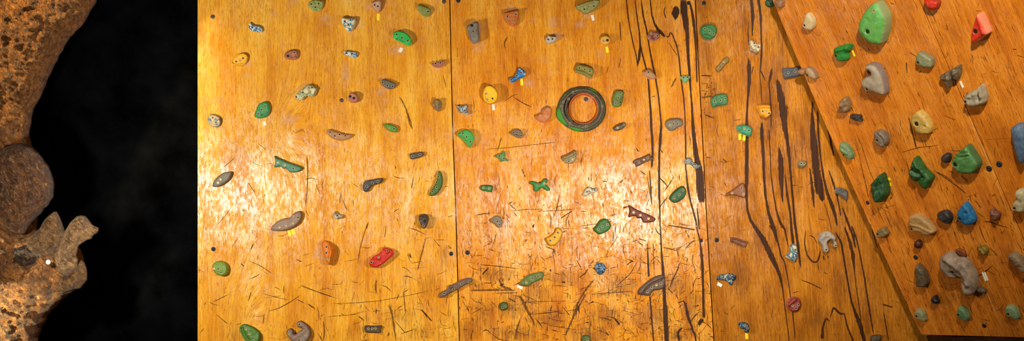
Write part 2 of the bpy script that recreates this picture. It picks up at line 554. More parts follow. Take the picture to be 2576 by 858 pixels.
class Panel:
    """one sheet of plywood: a slab in the frame's plane plus the marks on its face"""
    def __init__(s, name, label, fr, poly_px, thick, mat, lift=0.0):
        s.fr, s.name, s.label, s.mat = fr, name, label, mat
        s.poly = [fr.uv(*q) for q in poly_px]
        a = np.array(s.poly); s.c = (a.min(0) + a.max(0)) / 2
        s.pp = np.array(s.poly) - s.c
        s.v, s.f, s.mi, s.fade = [], [], [], []
        n = len(s.pp); ar = np.sum(s.pp[:, 0] * np.roll(s.pp[:, 1], -1) - np.roll(s.pp[:, 0], -1) * s.pp[:, 1])
        if ar < 0: s.pp = s.pp[::-1]
        b = .0012
        cen = s.pp.mean(0)
        inn = [q + (cen - q) / np.linalg.norm(cen - q) * b for q in s.pp]
        for q in inn: s.v.append((q[0], q[1], 0))
        for q in s.pp: s.v.append((q[0], q[1], -b))
        for q in s.pp: s.v.append((q[0], q[1], -thick))
        s.f.append(list(range(n)))
        for k in range(n):
            k2 = (k + 1) % n
            s.f.append([k, n + k, n + k2, k2]); s.f.append([n + k, 2 * n + k, 2 * n + k2, n + k2])
        s.f.append(list(range(2 * n, 3 * n))[::-1])
        s.mi += [0] * len(s.f); s.fade += [1] * len(s.v)
        s.z = .00030
        s.pxpoly = np.array(poly_px, float)
    def local(s, px, py): return np.array(s.fr.uv(px, py)) - s.c
    def inside(s, px, py): return bool(inside(np.array([[px, py]], float), s.pxpoly)[0])
    def ribbon(s, pts, mi, z=None, soft=.15, jit=.18):
        """pts: list of (px, py, width_px); a ribbon whose edges fade"""
        z = z or s.z; s.z += 2e-7
        p = np.array([(*s.local(a, b), w / PPM) for a, b, w in pts])
        # resample with smooth interpolation
        d = np.r_[0, np.cumsum(np.hypot(np.diff(p[:, 0]), np.diff(p[:, 1])))]
        m = max(3, min(110, int(d[-1] / .011)))
        t = np.linspace(0, d[-1], m + 1)
        q = np.c_[np.interp(t, d, p[:, 0]), np.interp(t, d, p[:, 1]), np.interp(t, d, p[:, 2])]
        for _ in range(1):
            q[1:-1, :2] = (q[:-2, :2] + 2 * q[1:-1, :2] + q[2:, :2]) / 4
        tg = np.gradient(q[:, :2], axis=0); tg /= np.maximum(np.linalg.norm(tg, axis=1), 1e-9)[:, None]
        nr = np.c_[-tg[:, 1], tg[:, 0]]
        i0 = len(s.v); n = len(q)
        for i in range(n):
            w = q[i, 2] * .5 * (1 + jit * rnd.uniform(-1, 1)) + .00015
            endf = min(1, min(i, n - 1 - i) / (n * soft) + .15)
            for k, fd in ((-1.25, 0), (-.45, .92), (.45, .92), (1.25, 0)):
                x = q[i, :2] + nr[i] * w * k
                s.v.append((x[0], x[1], z)); s.fade.append(fd * endf)
        for i in range(n - 1):
            for k in range(3):
                a = i0 + i * 4 + k
                s.f.append([a, a + 4, a + 5, a + 1]); s.mi.append(mi)
    def blob(s, px, py, rx, ry, mi, rot=0, peak=1.0, z=.00022):
        z += len(s.v) * 1e-10
        c = s.local(px, py); i0 = len(s.v); n = 18
        s.v.append((c[0], c[1], z)); s.fade.append(peak)
        for ring, fd in ((.5, peak * .72), (1.0, 0)):
            for k in range(n):
                a = 2 * math.pi * k / n; j = 1 + .25 * noise.noise(Vector((math.cos(a) * 1.5 + px, math.sin(a) * 1.5 + py, 0)))
                x, y = rx * ring * j * math.cos(a) / PPM, ry * ring * j * math.sin(a) / PPM
                s.v.append((c[0] + x * math.cos(rot) - y * math.sin(rot), c[1] + x * math.sin(rot) + y * math.cos(rot), z)); s.fade.append(fd)
        for k in range(n):
            k2 = (k + 1) % n
            s.f.append([i0, i0 + 1 + k, i0 + 1 + k2]); s.f.append([i0 + 1 + k, i0 + 1 + n + k, i0 + 1 + n + k2, i0 + 1 + k2]); s.mi += [mi, mi]
    def shape(s, px_pts, mi, z=.0004):
        """a filled stain with a soft rim"""
        poly = smooth_closed(np.array([s.local(*q) for q in px_pts]), .006)
        v, f = fill(poly, .008); d = seg_dist(v, poly)
        i0 = len(s.v)
        for q, dd in zip(v, d): s.v.append((q[0], q[1], z)); s.fade.append(min(1, .3 + dd / .010))
        for t in f: s.f.append([i0 + k for k in t]); s.mi.append(mi)
    def build(s):
        o = mesh_obj(s.name, s.v, s.f, [s.mat] + DECALS, None, s.fr.matrix(s.c[0], s.c[1], 0), smooth=False)
        o.data.polygons.foreach_set('material_index', s.mi)
        mesh_attr(o, 'fade', s.fade)
        tag(o, s.label, 'wall panel', 'plywood climbing panels')
        return o
    def line(s, reg, txt, mi=SR, w=None):
        """'x,y[,w] ...' in crop coordinates; widths in crop pixels"""
        sc = REG[reg][2]; out = []; cur = w or 6
        for t in txt.split():
            q = [float(a) for a in t.split(',')]
            if len(q) > 2: cur = q[2]
            x, y = pix(reg, [q[:2]])[0]
            out.append((x, y, cur / sc))
        if mi == ST: out = [(a, b, c * 1.22) for a, b, c in out]
        s.ribbon(out, mi, soft=.05 if mi == ST else .15, jit=.07 if mi == ST else .18)

seam1 = [(1131.5 - 6, -240), (1131.5, 0), (1138.0, 300), (1148.2, 580), (1155.6, 858), (1161, 1060)]
seam2 = [(1743, -240), (1749, 0), (1756, 140), (1764.5, 290), (1778.4, 560), (1784.6, 663), (1796, 858), (1807, 1060)]
g = 1.1
LEFT = Panel('plywood_panel', 'leftmost upright plywood panel beside the black wall, golden orange varnish', WALL,
             [(497, -240), *[(x - g, y) for x, y in seam1], (497, 1060)], .018,
             wood_mat('plywood_left', (247, 197, 80), (233, 161, 42), (202, 119, 22), math.radians(-.6),
                      knots=((-.20, .17, .075, .16, .10), (-.42, -.82, .10, .26, .125), (.42, -.30, .05, .3, .03)), seed=1.3))
MID = Panel('plywood_panel', 'middle upright plywood panel with the ring shaped hold, heavily scratched lower half', WALL,
            [*[(x + g, y) for x, y in seam1], *[(x - g, y) for x, y in seam2[::-1]]], .018,
            wood_mat('plywood_middle', (244, 186, 70), (228, 147, 34), (188, 98, 14), math.radians(-2.0),
                     knots=((.05, -.16, .12, .30, .06), (-.28, .02, .08, .2, .05)), seed=4.1))
RIGHT = Panel('plywood_panel', 'right upright plywood panel with long dark streaks, running behind the overhanging board', WALL,
              [*[(x + g, y) for x, y in seam2], (2440, 1060), (2440, 560), (2250, -240)], .018,
              wood_mat('plywood_right', (214, 147, 48), (186, 113, 26), (136, 74, 14), math.radians(-4.5), seed=8.2, coarse=.8, spec=.42, gloss=.28))
def edge_x(y): return 1943 + (2318 - 1943) * y / 842 - 7 * math.sin(math.pi * min(1, max(0, y / 842)))
ys = [-240, 0, 140, 300, 430, 560, 640, 748, 842]
bseam = lambda y: 2312 + .437 * y
OVER_L = Panel('plywood_panel', 'left sheet of the slanted overhanging board, from its free edge to the diagonal seam', BOARD,
               [*[(edge_x(y), y) for y in ys], (2318 + 362, 852), *[(bseam(y) - 1.2, y) for y in (852, 578, 250, 0, -240)]], .018,
               wood_mat('plywood_overhang', (236, 154, 54), (212, 124, 32), (168, 84, 18), math.radians(1.0), seed=2.7))
OVER_R = Panel('plywood_panel', 'right sheet of the slanted overhanging board, beyond the diagonal seam', BOARD,
               [*[(bseam(y) + 1.2, y) for y in (-240, 0, 250, 578, 852)], (2900, 856), (2900, -240)], .018,
               wood_mat('plywood_overhang_right', (234, 152, 52), (208, 120, 28), (162, 82, 16), math.radians(1.0), seed=6.4))

# --- long dark streaks of the middle panel
m = MID
for r, t in (('H', '388,-30,7 388,0,7 400,120,9 415,210,7 440,330,7 460,400,8 468,480,4'),
             ('H', '450,-30,6 450,0,6 465,120,8 480,220,10 487,320,14 480,420,18 465,485,5'),
             ('H', '486,300,8 505,400,10 530,490,11 545,570,12 555,700,12 563,800,14 567,900,16 575,1000,16 577,1100,16 570,1220,14'),
             ('H', '495,-20,8 495,0,8 510,120,11 535,220,10 550,320,10 570,430,12 590,520,14 605,600,12 620,700,10 630,801,9 640,900,12 632,1000,20 625,1100,14 625,1200,14 626,1400,16 630,1520,10 629,1660,8'),
             ('H', '560,-20,7 560,0,7 570,100,9 590,170,13 615,215,20 650,245,20 668,272,6'),
             ('H', '655,235,6 690,275,10 708,225,8 730,275,8 748,320,9 766,400,9 775,500,9 785,590,10 800,700,8 808,801,8 815,1000,10 815,1200,9 830,1350,14 850,1450,12 880,1560,11 905,1660,10'),
             ('H', '690,300,3 720,350,4 760,405,3'),
             ('H', '798,-30,44 798,0,44 802,80,52 815,160,42 825,230,28 830,350,22 838,470,18 845,560,16 855,700,12 862,801,14 870,950,22 890,1120,36 912,1230,52 922,1360,58 932,1450,50 938,1485,30'),
             ('H', '840,0,10 860,80,16 875,180,22 885,280,18 890,380,12 893,480,10 897,600,8'),
             ('H', '668,45,4 658,80,6 663,110,6 677,138,4'),
             ('J', '555,420,5 565,560,9 570,680,5'), ('J', '895,690,6 905,760,10 912,858,10'),
             ('L', '540,150,4 545,300,13 550,400,15'), ('L', '558,530,12 570,700,10 585,858,10 590,900,10'), ('L', '580,150,3 588,350,5'),
             ('L', '632,0,7 640,200,10 650,330,20 660,480,24 670,700,36 680,858,30 684,920,30'),
             ('L', '890,20,9 920,150,11 935,300,22 940,480,14 946,690,20 942,705,6'),
             ('L', '795,560,6 815,600,14 830,680,20 860,760,14 885,830,12 890,870,8'), ('L', '905,750,22 930,700,30 945,725,14'),
             ('L', '700,480,3 720,420,8 760,340,7 772,290,4'), ('L', '770,860,16 755,800,18 790,760,8'),
             ('J', '340,1190,3 345,1250,4'), ('H', '340,150,5 345,240,7 350,300,4'), ('J', '680,820,6 780,835,8 890,855,7')):
    m.line(r, t, ST)
m.shape(pix('H', P('728,50 745,42 765,55 773,85 765,115 752,140 747,188 738,150 722,122 712,92')), ST)
# --- streaks of the right panel, with the ram horn hold's painted shadow
m = RIGHT
for r, t in (('M', '430,-30,16 430,0,18 440,120,24 437,200,14 435,265,4'), ('M', '480,-30,14 480,0,16 495,100,17 500,250,10 505,330,10 500,420,14 490,540,6 500,640,6 506,750,5'),
             ('M', '408,150,3 405,260,10 412,330,6'), ('M', '415,390,22 410,480,27 415,580,20 405,700,12 398,801,14 396,950,28 396,1100,30 396,1250,26 394,1360,20 399,1500,16 420,1580,18 465,1650,24 520,1730,34 570,1840,38 610,1920,26 640,2000,18 655,2080,9 672,2220,6 690,2360,6 706,2490,6'),
             ('M', '445,470,8 430,540,4'), ('M', '490,500,10 515,545,9 530,585,5'), ('M', '577,485,5 570,540,20 555,600,10 565,700,8 572,801,9 570,930,6'),
             ('M', '600,545,8 622,600,34 645,720,48 660,801,50 668,900,36 690,1020,24 705,1150,18 715,1300,14 730,1450,14 742,1600,16 765,1760,18 785,1930,12 787,1945,4'),
             ('M', '872,720,14 866,801,12 872,950,40 886,1100,50 896,1220,50 920,1360,62 944,1445,26 948,1460,6'), ('M', '905,780,10 910,950,14 930,1150,10 950,1280,14 975,1390,20 1010,1480,26 1032,1545,18 1050,1640,10'),
             ('P', '505,60,6 505,150,26 515,300,20 520,450,20 530,600,15 550,720,18 575,800,28 598,858,26 610,900,14 628,970,12 642,1045,10 668,1080,9 690,1190,7 710,1330,7 727,1430,7 745,1660,8'),
             ('P', '555,120,7 565,300,6 570,450,8 590,600,10 610,720,10 632,790,16 652,828,20 668,840,14 685,925,8 700,995,4'),
             ('P', '625,250,5 640,350,36 645,480,34 650,600,18 655,662,4'), ('P', '670,440,5 690,620,17 710,740,14 720,858,16 730,950,18 738,1000,6'),
             ('P', '738,230,3 748,340,4'), ('P', '850,400,6 868,560,24 882,700,6'), ('P', '955,660,4 985,760,4 1008,858,4'),
             ('P', '985,130,14 1005,240,16 1025,330,10'), ('P', '960,30,8 990,140,12'), ('P', '985,420,6 1020,520,12 1050,620,10 1075,760,8'),
             ('S', '820,60,5 810,150,9 830,240,10 870,292,11 905,292,12 920,245,10 925,205,8'), ('S', '838,95,5 880,108,5 905,165,4'),
             ('S', '945,235,12 957,284,6'), ('S', '978,238,10 984,268,4'), ('S', '560,20,14 590,70,10 612,150,6'),  # first two marks: cast shadow of the ram horn hold, painted on the panel
             ('W', '480,-90,10 535,0,16 560,150,16 590,330,14 620,500,14 650,600,20 690,690,36 735,850,28 745,900,24'),
             ('W', '560,-140,14 610,0,22 640,130,30 650,255,9 665,400,6 690,560,6 712,700,7'),
             ('W', '620,-150,16 675,0,11 705,150,12 740,330,12 765,500,12 790,650,12 815,805,9'),
             ('W', '372,850,30 375,740,16 405,655,14 438,692,6'), ('W', '440,660,7 470,562,16 500,600,16 540,632,18 560,610,10 590,740,12 640,860,14 655,920,12'),
             ('W', '900,600,3 925,740,14 945,860,8'), ('W', '885,537,8 930,552,12 985,570,7'), ('W', '190,330,4 270,360,8 370,410,6'),
             ('W', '545,-300,10 580,-200,18 640,-40,20 660,60,8'), ('W', '760,-250,6 800,-120,10 850,60,6')):
    m.line(r, t, ST)
for r, t in (('M', '60,545,8 110,543,9 152,548,7'), ('M', '62,697,6 110,697,7 150,692,5'), ('M', '85,820,10 130,840,10 175,855,6'), ('M', '70,600,4 120,605,4'), ('M', '65,650,4 130,660,4'),
             ('M', '100,122,8 118,125,8'), ('M', '630,850,3 660,810,4 695,770,3'), ('P', '218,340,8 258,368,7')):
    m.line(r, t, SR)
for k in range(46):
    y = rnd.uniform(555, 850); x = rnd.uniform(62, 150)
    if rnd.random() < .5: m.line('M', f'{x},{y},3 {x+rnd.uniform(8,40)},{y+rnd.uniform(-4,4)},4', SR)
    else: m.line('M', f'{x},{y},3 {x+rnd.uniform(-3,3)},{y+rnd.uniform(10,40)},4', SR)

# --- larger scratches and scuffs traced on the left and middle panels
m = LEFT
for r, t, mi in (('C', '833,300,10 843,400,13 838,560,11 825,700,7', SF), ('C', '825,705,6 850,765,9', SF), ('B', '515,680,6 555,735,13 585,810,13 605,900,11 628,942,8', SF),
                 ('F', '303,0,8 270,100,8 245,190,9 234,260,9 232,322,7', SF), ('F', '432,20,4 428,80,7 420,120,5', SR), ('F', '720,105,9 700,190,11 670,300,11 655,370,6', SF),
                 ('F', '448,585,16 475,660,16 490,760,16 506,870,14', SF), ('F', '680,625,8 720,670,14 770,725,8', SR), ('F', '558,480,6 565,570,10 572,665,8', SF),
                 ('F', '0,590,3 200,585,4 380,570,4 620,525,4 770,490,3', SR), ('F', '0,685,3 180,670,4 300,640,3', SR), ('E', '785,455,5 870,490,8 1030,545,6', SR),
                 ('E', '500,512,3 600,540,4 710,565,4', SR), ('E', '555,645,4 640,620,6 720,575,6 800,522,4', SR), ('E', '835,585,7 865,607,11 897,628,6', SR), ('E', '755,553,4 820,588,5', SR),
                 ('E', '497,370,4 470,395,7 415,415,4', SR), ('E', '355,295,6 388,325,8', SR), ('E', '410,280,3 490,310,5 595,378,3', SR), ('E', '436,495,6 425,540,6 410,582,4', SR),
                 ('E', '528,670,8 518,742,11', SF), ('E', '175,662,3 270,738,5', SR), ('E', '600,466,5 650,492,5', SR), ('E', '752,268,5 808,292,7', SR), ('E', '315,745,3 370,730,5', SR),
                 ('E', '955,705,8 962,780,14 955,860,12', SF), ('F', '365,410,14 355,470,18 365,520,10', SF), ('F', '600,220,14 612,250,22 605,270,10', SF),
                 ('F', '880,165,10 900,200,22', SF), ('F', '530,515,9 505,568,5', SR), ('F', '290,800,6 272,840,8', SR), ('F', '365,620,8 360,670,12', SF), ('F', '460,790,10 440,830,16', SF),
                 ('F', '585,40,4 640,55,6 735,100,4', SR), ('F', '770,120,4 825,185,6', SR), ('F', '780,130,3 860,130,4', SR), ('F', '490,705,3 575,805,6', SR), ('F', '730,550,4 745,620,8', SF),
                 ('D', '585,0,9 605,60,10 628,145,4', SF), ('D', '495,385,6 505,420,9', SR), ('D', '632,460,4 615,560,7', SR), ('D', '108,590,6 100,670,9', SF), ('D', '305,795,10 290,855,8', SR),
                 ('D', '875,760,4 920,750,6', SR), ('C', '410,510,4 465,590,6', SR), ('C', '235,405,5 315,335,5', SR), ('C', '490,235,3 545,280,5', SR), ('C', '895,515,5 935,605,7', SF),
                 ('C', '180,830,4 240,760,6 300,680,4', SF), ('B', '840,540,4 860,600,7 866,640,4', SF)):
    m.line(r, t, mi)
m.blob(520, 131, 4, 4, LT)
m.ribbon([(501, 128, 6), (505, 133, 7)], LT)
# dark red growth lines
for r, t in (('F', '600,0,4 610,200,3 600,460,4 630,620,5 660,760,9 690,795,6', ), ('F', '740,780,8 790,765,5 845,735,6', ), ('F', '895,540,4 880,640,5 855,700,5', ),
             ('D', '700,250,3 720,350,6 755,410,9',), ('E', '270,720,6 285,780,8 255,858,12')):
    m.line(r, t, GR)
m = MID
for r, t, mi in (('L', '0,690,16 50,560,15 110,470,15 175,395,8', SF), ('K', '850,850,14 915,700,16 1000,540,16 1030,490,10', SF), ('K', '235,308,5 380,320,7 540,340,4', SR),
                 ('K', '318,326,5 290,355,13 260,385,6', SR), ('K', '1030,335,6 1000,380,10 960,402,6', SR), ('K', '520,515,16 560,570,26 590,640,24 622,690,18 652,770,12', SF),
                 ('K', '160,495,12 330,492,16 520,492,10', SF), ('K', '360,515,5 530,510,6', SR), ('K', '575,575,3 740,573,4 900,570,3', SR), ('K', '735,743,3 950,780,4', SR),
                 ('K', '615,668,4 740,655,6 860,640,3', SR), ('K', '450,545,8 512,582,9', SR), ('I', '265,275,4 450,262,6 820,220,6', SF), ('I', '405,185,10 390,240,9 375,292,5', SF),
                 ('I', '548,410,5 580,480,9', SR), ('K', '380,400,14 410,470,20 460,480,22 490,500,12', SF), ('K', '270,440,5 340,442,7', SR), ('K', '215,440,10 222,475,14', SF),
                 ('K', '265,790,4 300,770,7 330,810,4', SR), ('K', '830,435,10 875,435,15', SR), ('K', '880,308,6 925,310,7', SR), ('K', '770,600,8 750,650,14', SF), ('K', '845,610,5 900,680,7', SR),
                 ('K', '268,183,4 320,155,6 345,130,4', SF), ('K', '632,50,6 640,15,6', SR), ('K', '570,145,5 595,122,7', SR), ('K', '185,860,14 190,800,14 205,770,6', SF),
                 ('K', '500,858,16 520,750,14 545,700,8', SF), ('L', '110,525,4 250,512,6 445,500,5', SR), ('L', '385,320,6 415,290,13 440,280,6', SR), ('L', '470,120,8 540,140,6', SR),
                 ('L', '480,260,3 420,370,6 310,470,4', SR), ('L', '240,220,3 300,150,5 330,90,3', SR), ('L', '25,265,6 60,330,7', SR), ('L', '85,400,5 105,345,9', SF),
                 ('L', '300,690,6 330,730,18 345,745,6', SR), ('L', '205,690,4 250,695,8 285,720,4', SR), ('L', '420,680,8 432,690,8', SR), ('L', '835,735,8 880,680,8 920,640,4', SR),
                 ('L', '680,470,6 725,520,8', SR), ('L', '880,610,8 915,600,10', SR), ('L', '805,205,6 850,150,14 890,130,10', SF), ('L', '750,190,8 765,255,14', SF),
                 ('J', '475,420,5 530,460,9', SR), ('J', '615,470,6 650,500,10 690,545,6', SR), ('J', '660,580,5 700,520,9 735,460,4', SR), ('J', '620,705,5 650,660,8 690,610,5', SR),
                 ('J', '530,690,4 555,625,6', SR), ('J', '535,450,5 555,560,10 570,675,6', SF), ('J', '115,465,10 118,500,14', SF), ('J', '135,440,6 135,515,10', SF), ('J', '210,500,7 258,510,8', SR),
                 ('J', '455,260,6 478,295,10', SR), ('J', '330,520,10 375,490,12', SF), ('J', '625,265,5 655,305,8', SR), ('J', '418,555,6 425,600,9', SR), ('J', '215,655,6 222,685,7', SR),
                 ('H', '330,500,10 350,410,8', SF), ('H', '245,530,8 260,475,8', SF), ('H', '705,640,8 730,590,16 750,555,8', SF), ('H', '565,700,8 600,690,10', SF),
                 ('I', '465,720,3 590,705,5 720,705,3', SR), ('I', '690,720,6 800,715,4 930,705,6', SR), ('I', '825,775,6 870,745,9 920,715,7', SR), ('I', '770,790,4 800,710,7 825,590,5', SF),
                 ('I', '450,670,7 485,650,8', SR), ('I', '430,735,5 465,775,7', SR), ('I', '495,725,6 515,760,8', SR), ('I', '625,840,8 640,810,8', SR), ('I', '210,750,5 270,738,7 330,735,4', SR),
                 ('G', '480,690,4 545,735,7 640,780,4', SR), ('G', '415,740,3 480,690,5 530,672,3', SR), ('K', '120,560,4 180,665,4', SR), ('K', '180,665,3 270,620,5', SR)):
    m.line(r, t, mi)

def scatter(panel, n, xr, yr, dens, lens, wid, mi, dirs):
    k = tries = 0
    while k < n and tries < n * 40:
        tries += 1
        x, y = rnd.uniform(*xr), rnd.uniform(*yr)
        if not panel.inside(x, y) or rnd.random() > dens(x, y): continue
        a = dirs(); L = lens * math.exp(rnd.gauss(0, .55)); b = rnd.uniform(-.18, .18) * L; w = wid * .82 * math.exp(rnd.gauss(0, .45))
        dx, dy = math.cos(a) * L / 2, math.sin(a) * L / 2
        panel.ribbon([(x - dx, y - dy, w * .4), (x - dy * .1 + b * -math.sin(a), y + b * math.cos(a), w), (x + dx, y + dy, w * .3)], mi, soft=.3); k += 1
near_h = lambda: rnd.gauss(0, .35) if rnd.random() < .5 else rnd.uniform(0, math.pi)
near_v = lambda: math.pi / 2 + rnd.gauss(.03, .10)
sm = lambda v, a, b: max(0, min(1, (v - a) / (b - a)))
scatter(LEFT, 130, (500, 1155), (380, 856), lambda x, y: sm(y, 380, 800) * (.25 + .75 * sm(x, 700, 1100)), 24, 1.5, SR, near_h)
scatter(LEFT, 120, (500, 1155), (250, 856), lambda x, y: .2 + .8 * sm(y, 400, 800), 13, 1.6, SF, near_v)
scatter(MID, 640, (1140, 1795), (380, 856), lambda x, y: sm(y, 460, 700) * (.45 + .55 * sm(x, 1250, 1500)), 20, 1.25, SR, near_h)
scatter(MID, 240, (1140, 1795), (420, 856), lambda x, y: sm(y, 420, 700), 13, 2.0, SR, lambda: rnd.gauss(.5, .9))
scatter(MID, 430, (1140, 1795), (100, 856), lambda x, y: .10 + .90 * sm(y, 350, 760), 18, 2.0, SF, near_v)
scatter(RIGHT, 110, (1760, 2300), (300, 856), lambda x, y: .3 + .7 * sm(y, 400, 800), 16, 1.6, SF, near_v)
scatter(RIGHT, 70, (1760, 2300), (300, 856), lambda x, y: .3 + .7 * sm(1990 - x, 0, 200), 16, 1.4, SR, near_h)
bd = lambda: math.atan2(1, .437) + rnd.gauss(.03, .09)
scatter(OVER_L, 330, (1950, 2680), (0, 850), lambda x, y: .35 + .65 * sm(y, 150, 600), 20, 1.7, SF, bd)
scatter(OVER_L, 160, (1950, 2680), (60, 850), lambda x, y: .25 + .75 * sm(y, 200, 500), 14, 1.7, SR, bd)
scatter(OVER_L, 90, (1990, 2580), (120, 850), lambda x, y: .3 + .7 * sm(y, 250, 500), 24, 1.3, SR, lambda: rnd.uniform(0, math.pi))
scatter(OVER_R, 90, (2320, 2580), (0, 560), lambda x, y: 1, 20, 2.0, SF, bd)
scatter(OVER_R, 20, (2320, 2580), (0, 560), lambda x, y: 1, 16, 1.4, SR, lambda: rnd.uniform(0, math.pi))
m = OVER_L
for r, t, mi in (('Q', '385,390,6 450,520,12 500,680,11 550,858,9', SF), ('Q', '380,470,6 410,560,9 440,680,11 475,858,8', SF), ('Q', '895,228,8 930,370,15 975,565,7', SR),
                 ('Q', '820,592,3 920,558,7 1030,535,5', SR), ('Q', '868,645,6 900,750,9 932,858,6', SR), ('Q', '540,250,5 590,340,8', SR), ('Q', '740,330,4 765,400,8', SF),
                 ('U', '255,0,7 350,60,8 450,130,10 548,212,9', SR), ('U', '590,235,4 665,325,8', SR), ('U', '665,435,8 740,440,12 830,475,8 905,492,5', SR), ('U', '480,40,5 550,105,10', SR),
                 ('U', '430,470,5 450,430,8 490,418,5', SR), ('U', '620,355,4 690,405,8', SR), ('U', '740,220,10 795,200,12', SF), ('U', '635,450,5 680,580,8 720,640,5', SR),
                 ('U', '735,660,6 800,735,9', SR), ('U', '545,262,5 555,235,8', SR), ('R', '0,430,8 25,545,6', SR), ('R', '95,440,8 115,540,12', SF), ('R', '15,525,5 130,520,6 250,498,4', SR),
                 ('R', '265,222,4 395,272,7', SR), ('R', '330,555,4 440,560,9', SR), ('R', '185,745,7 300,800,9 370,858,7', SR), ('R', '315,740,7 390,778,8', SR), ('R', '430,780,6 520,850,12', SR),
                 ('O', '35,448,4 115,497,6', SR), ('O', '15,530,10 20,640,5', SR), ('O', '120,630,6 150,605,8', SR), ('T', '370,0,8 410,180,9 430,290,7', SR), ('T', '445,0,9 490,120,10', SF),
                 ('T', '585,380,6 620,480,10 680,600,7', SF), ('T', '520,385,8 570,500,8 600,560,6', SF), ('T', '440,340,6 490,470,9', SF), ('V', '640,660,3 740,690,5', SR),
                 ('V', '690,240,3 800,295,6', SR), ('N', '960,530,8 968,640,6', SR), ('N', '555,430,8 575,432,8', SR), ('N', '980,445,4 1030,480,6', SR), ('N', '612,378,6 648,450,10', SR),
                 ('N', '410,320,9 420,350,12', SF), ('N', '810,20,6 860,40,8', SR), ('T', '615,672,14 640,760,12 660,858,9', SF), ('N', '150,262,3 205,320,4 230,265,3', SF)):
    m.line(r, t, mi)
for r, t in (('N', '620,395,4 632,440,5'), ('R', '510,250,3 620,480,5 775,858,5'), ('R', '775,858,5 870,1105,4'), ('V', '500,20,3 545,120,3 640,310,4 710,445,5 800,640,5 880,825,5')):
    m.line(r, t, LT)
OVER_R.line('R', '660,452,3 800,447,3 940,432,3', SF)

# --- chalk dust rubbed in around the holds, grime where feet scuff, brown tint between streaks
chalk = [(1000, 125, 45, 30), (900, 60, 30, 26), (625, 160, 24, 26), (690, 35, 20, 14), (770, 225, 40, 30), (820, 50, 30, 25), (870, 190, 24, 60), (930, 20, 26, 18), (960, 230, 32, 24),
         (1100, 172, 20, 14), (1195, 75, 34, 44), (1200, 120, 26, 30), (1290, 25, 30, 20), (1390, 60, 24, 34), (1400, 90, 34, 24), (1180, 290, 26, 20), (845, 365, 32, 14), (935, 490, 34, 16),
         (1100, 480, 26, 30), (1140, 330, 14, 40), (690, 585, 30, 16), (1780, 100, 22, 24), (1795, 95, 20, 26), (555, 300, 26, 14), (1240, 255, 34, 34), (1370, 280, 34, 30), (1460, 60, 30, 20),
         (1360, 300, 30, 20), (1480, 40, 36, 18), (730, 300, 50, 30), (600, 400, 60, 70), (800, 640, 30, 34), (1145, 530, 12, 60), (1480, 190, 30, 20), (1330, 210, 30, 20), (1890, 130, 22, 18)]
for x, y, a, b in chalk:
    p = LEFT if x < 1140 else MID if x < 1757 else RIGHT
    p.blob(x, y, a, b, CH)
for k in range(40):
    x, y = rnd.uniform(510, 1130), rnd.uniform(0, 380); LEFT.blob(x, y, rnd.uniform(14, 40), rnd.uniform(10, 30), CH, 0, rnd.uniform(.5, .9))
for k in range(34):
    x, y = rnd.uniform(1160, 1560), rnd.uniform(0, 380); MID.blob(x, y, rnd.uniform(14, 40), rnd.uniform(10, 34), CH, 0, rnd.uniform(.5, .9))
grime = [(1215, 790, 60, 70), (1290, 770, 90, 60), (1380, 800, 90, 60), (1200, 720, 40, 22), (1520, 800, 90, 60), (1640, 800, 90, 60), (1700, 720, 80, 60), (1420, 700, 80, 40),
         (1250, 690, 90, 30), (1350, 740, 60, 60), (1180, 830, 50, 60), (1740, 780, 50, 90), (1560, 720, 80, 50), (1300, 840, 120, 40), (1480, 840, 100, 40), (1700, 840, 90, 40)]
for x, y, a, b in grime: MID.blob(x, y, a, b, GR, 0, 1.0, z=.00018)
for x, y, a, b in [(1000, 800, 90, 50), (1080, 720, 60, 60), (1060, 830, 80, 40), (900, 830, 60, 40), (592, 850, 40, 40), (1120, 640, 30, 60)]: LEFT.blob(x, y, a, b, GR, 0, .8, z=.00018)
for x, y, a, b in [(1800, 240, 26, 70), (1990, 560, 40, 80), (2060, 800, 60, 60), (1860, 700, 60, 90), (2120, 700, 50, 90), (1935, 300, 60, 160), (2020, 350, 60, 150), (1990, 420, 60, 160), (2110, 560, 60, 140), (2180, 760, 60, 120), (1965, 150, 40, 140), (1910, 600, 60, 120)]: RIGHT.blob(x, y, a, b, GR, 0, .9, z=.00018)  # deeper brown tint between the dark streaks
for x, y, a, b in [(2420, 560, 80, 80), (2370, 750, 100, 80), (2480, 740, 60, 80), (2250, 560, 50, 90), (2400, 400, 50, 50)]: OVER_L.blob(x, y, a, b, GR, .4, .9, z=.00018)
for p in (LEFT, MID, RIGHT, OVER_L, OVER_R): p.build()

# kick board closing the space under the overhang, its shade painted into the wood
q = [BOARD.uv(2322, 853), BOARD.uv(2900, 858)]
vs = []
for z in (-.030, -.048):
    vs += [(q[0][0], q[0][1], z), (q[1][0], q[1][1], z), (q[1][0], q[1][1] - .35, z), (q[0][0], q[0][1] - .35, z)]
c = np.mean(np.array(vs), 0)
kick = mesh_obj('kick_board', [tuple(np.array(v) - (c[0], c[1], 0)) for v in vs], [[0, 3, 2, 1], [4, 5, 6, 7], [0, 1, 5, 4], [1, 2, 6, 5], [2, 3, 7, 6], [3, 0, 4, 7]],
                wood_mat('kick_wood_shaded', (96, 58, 26), (80, 44, 18), (58, 30, 12), 1.57, seed=5), None, BOARD.matrix(c[0], c[1], 0), smooth=False)
tag(kick, 'kick board, deep shade painted dark brown, below the lower edge of the overhanging board', 'board')
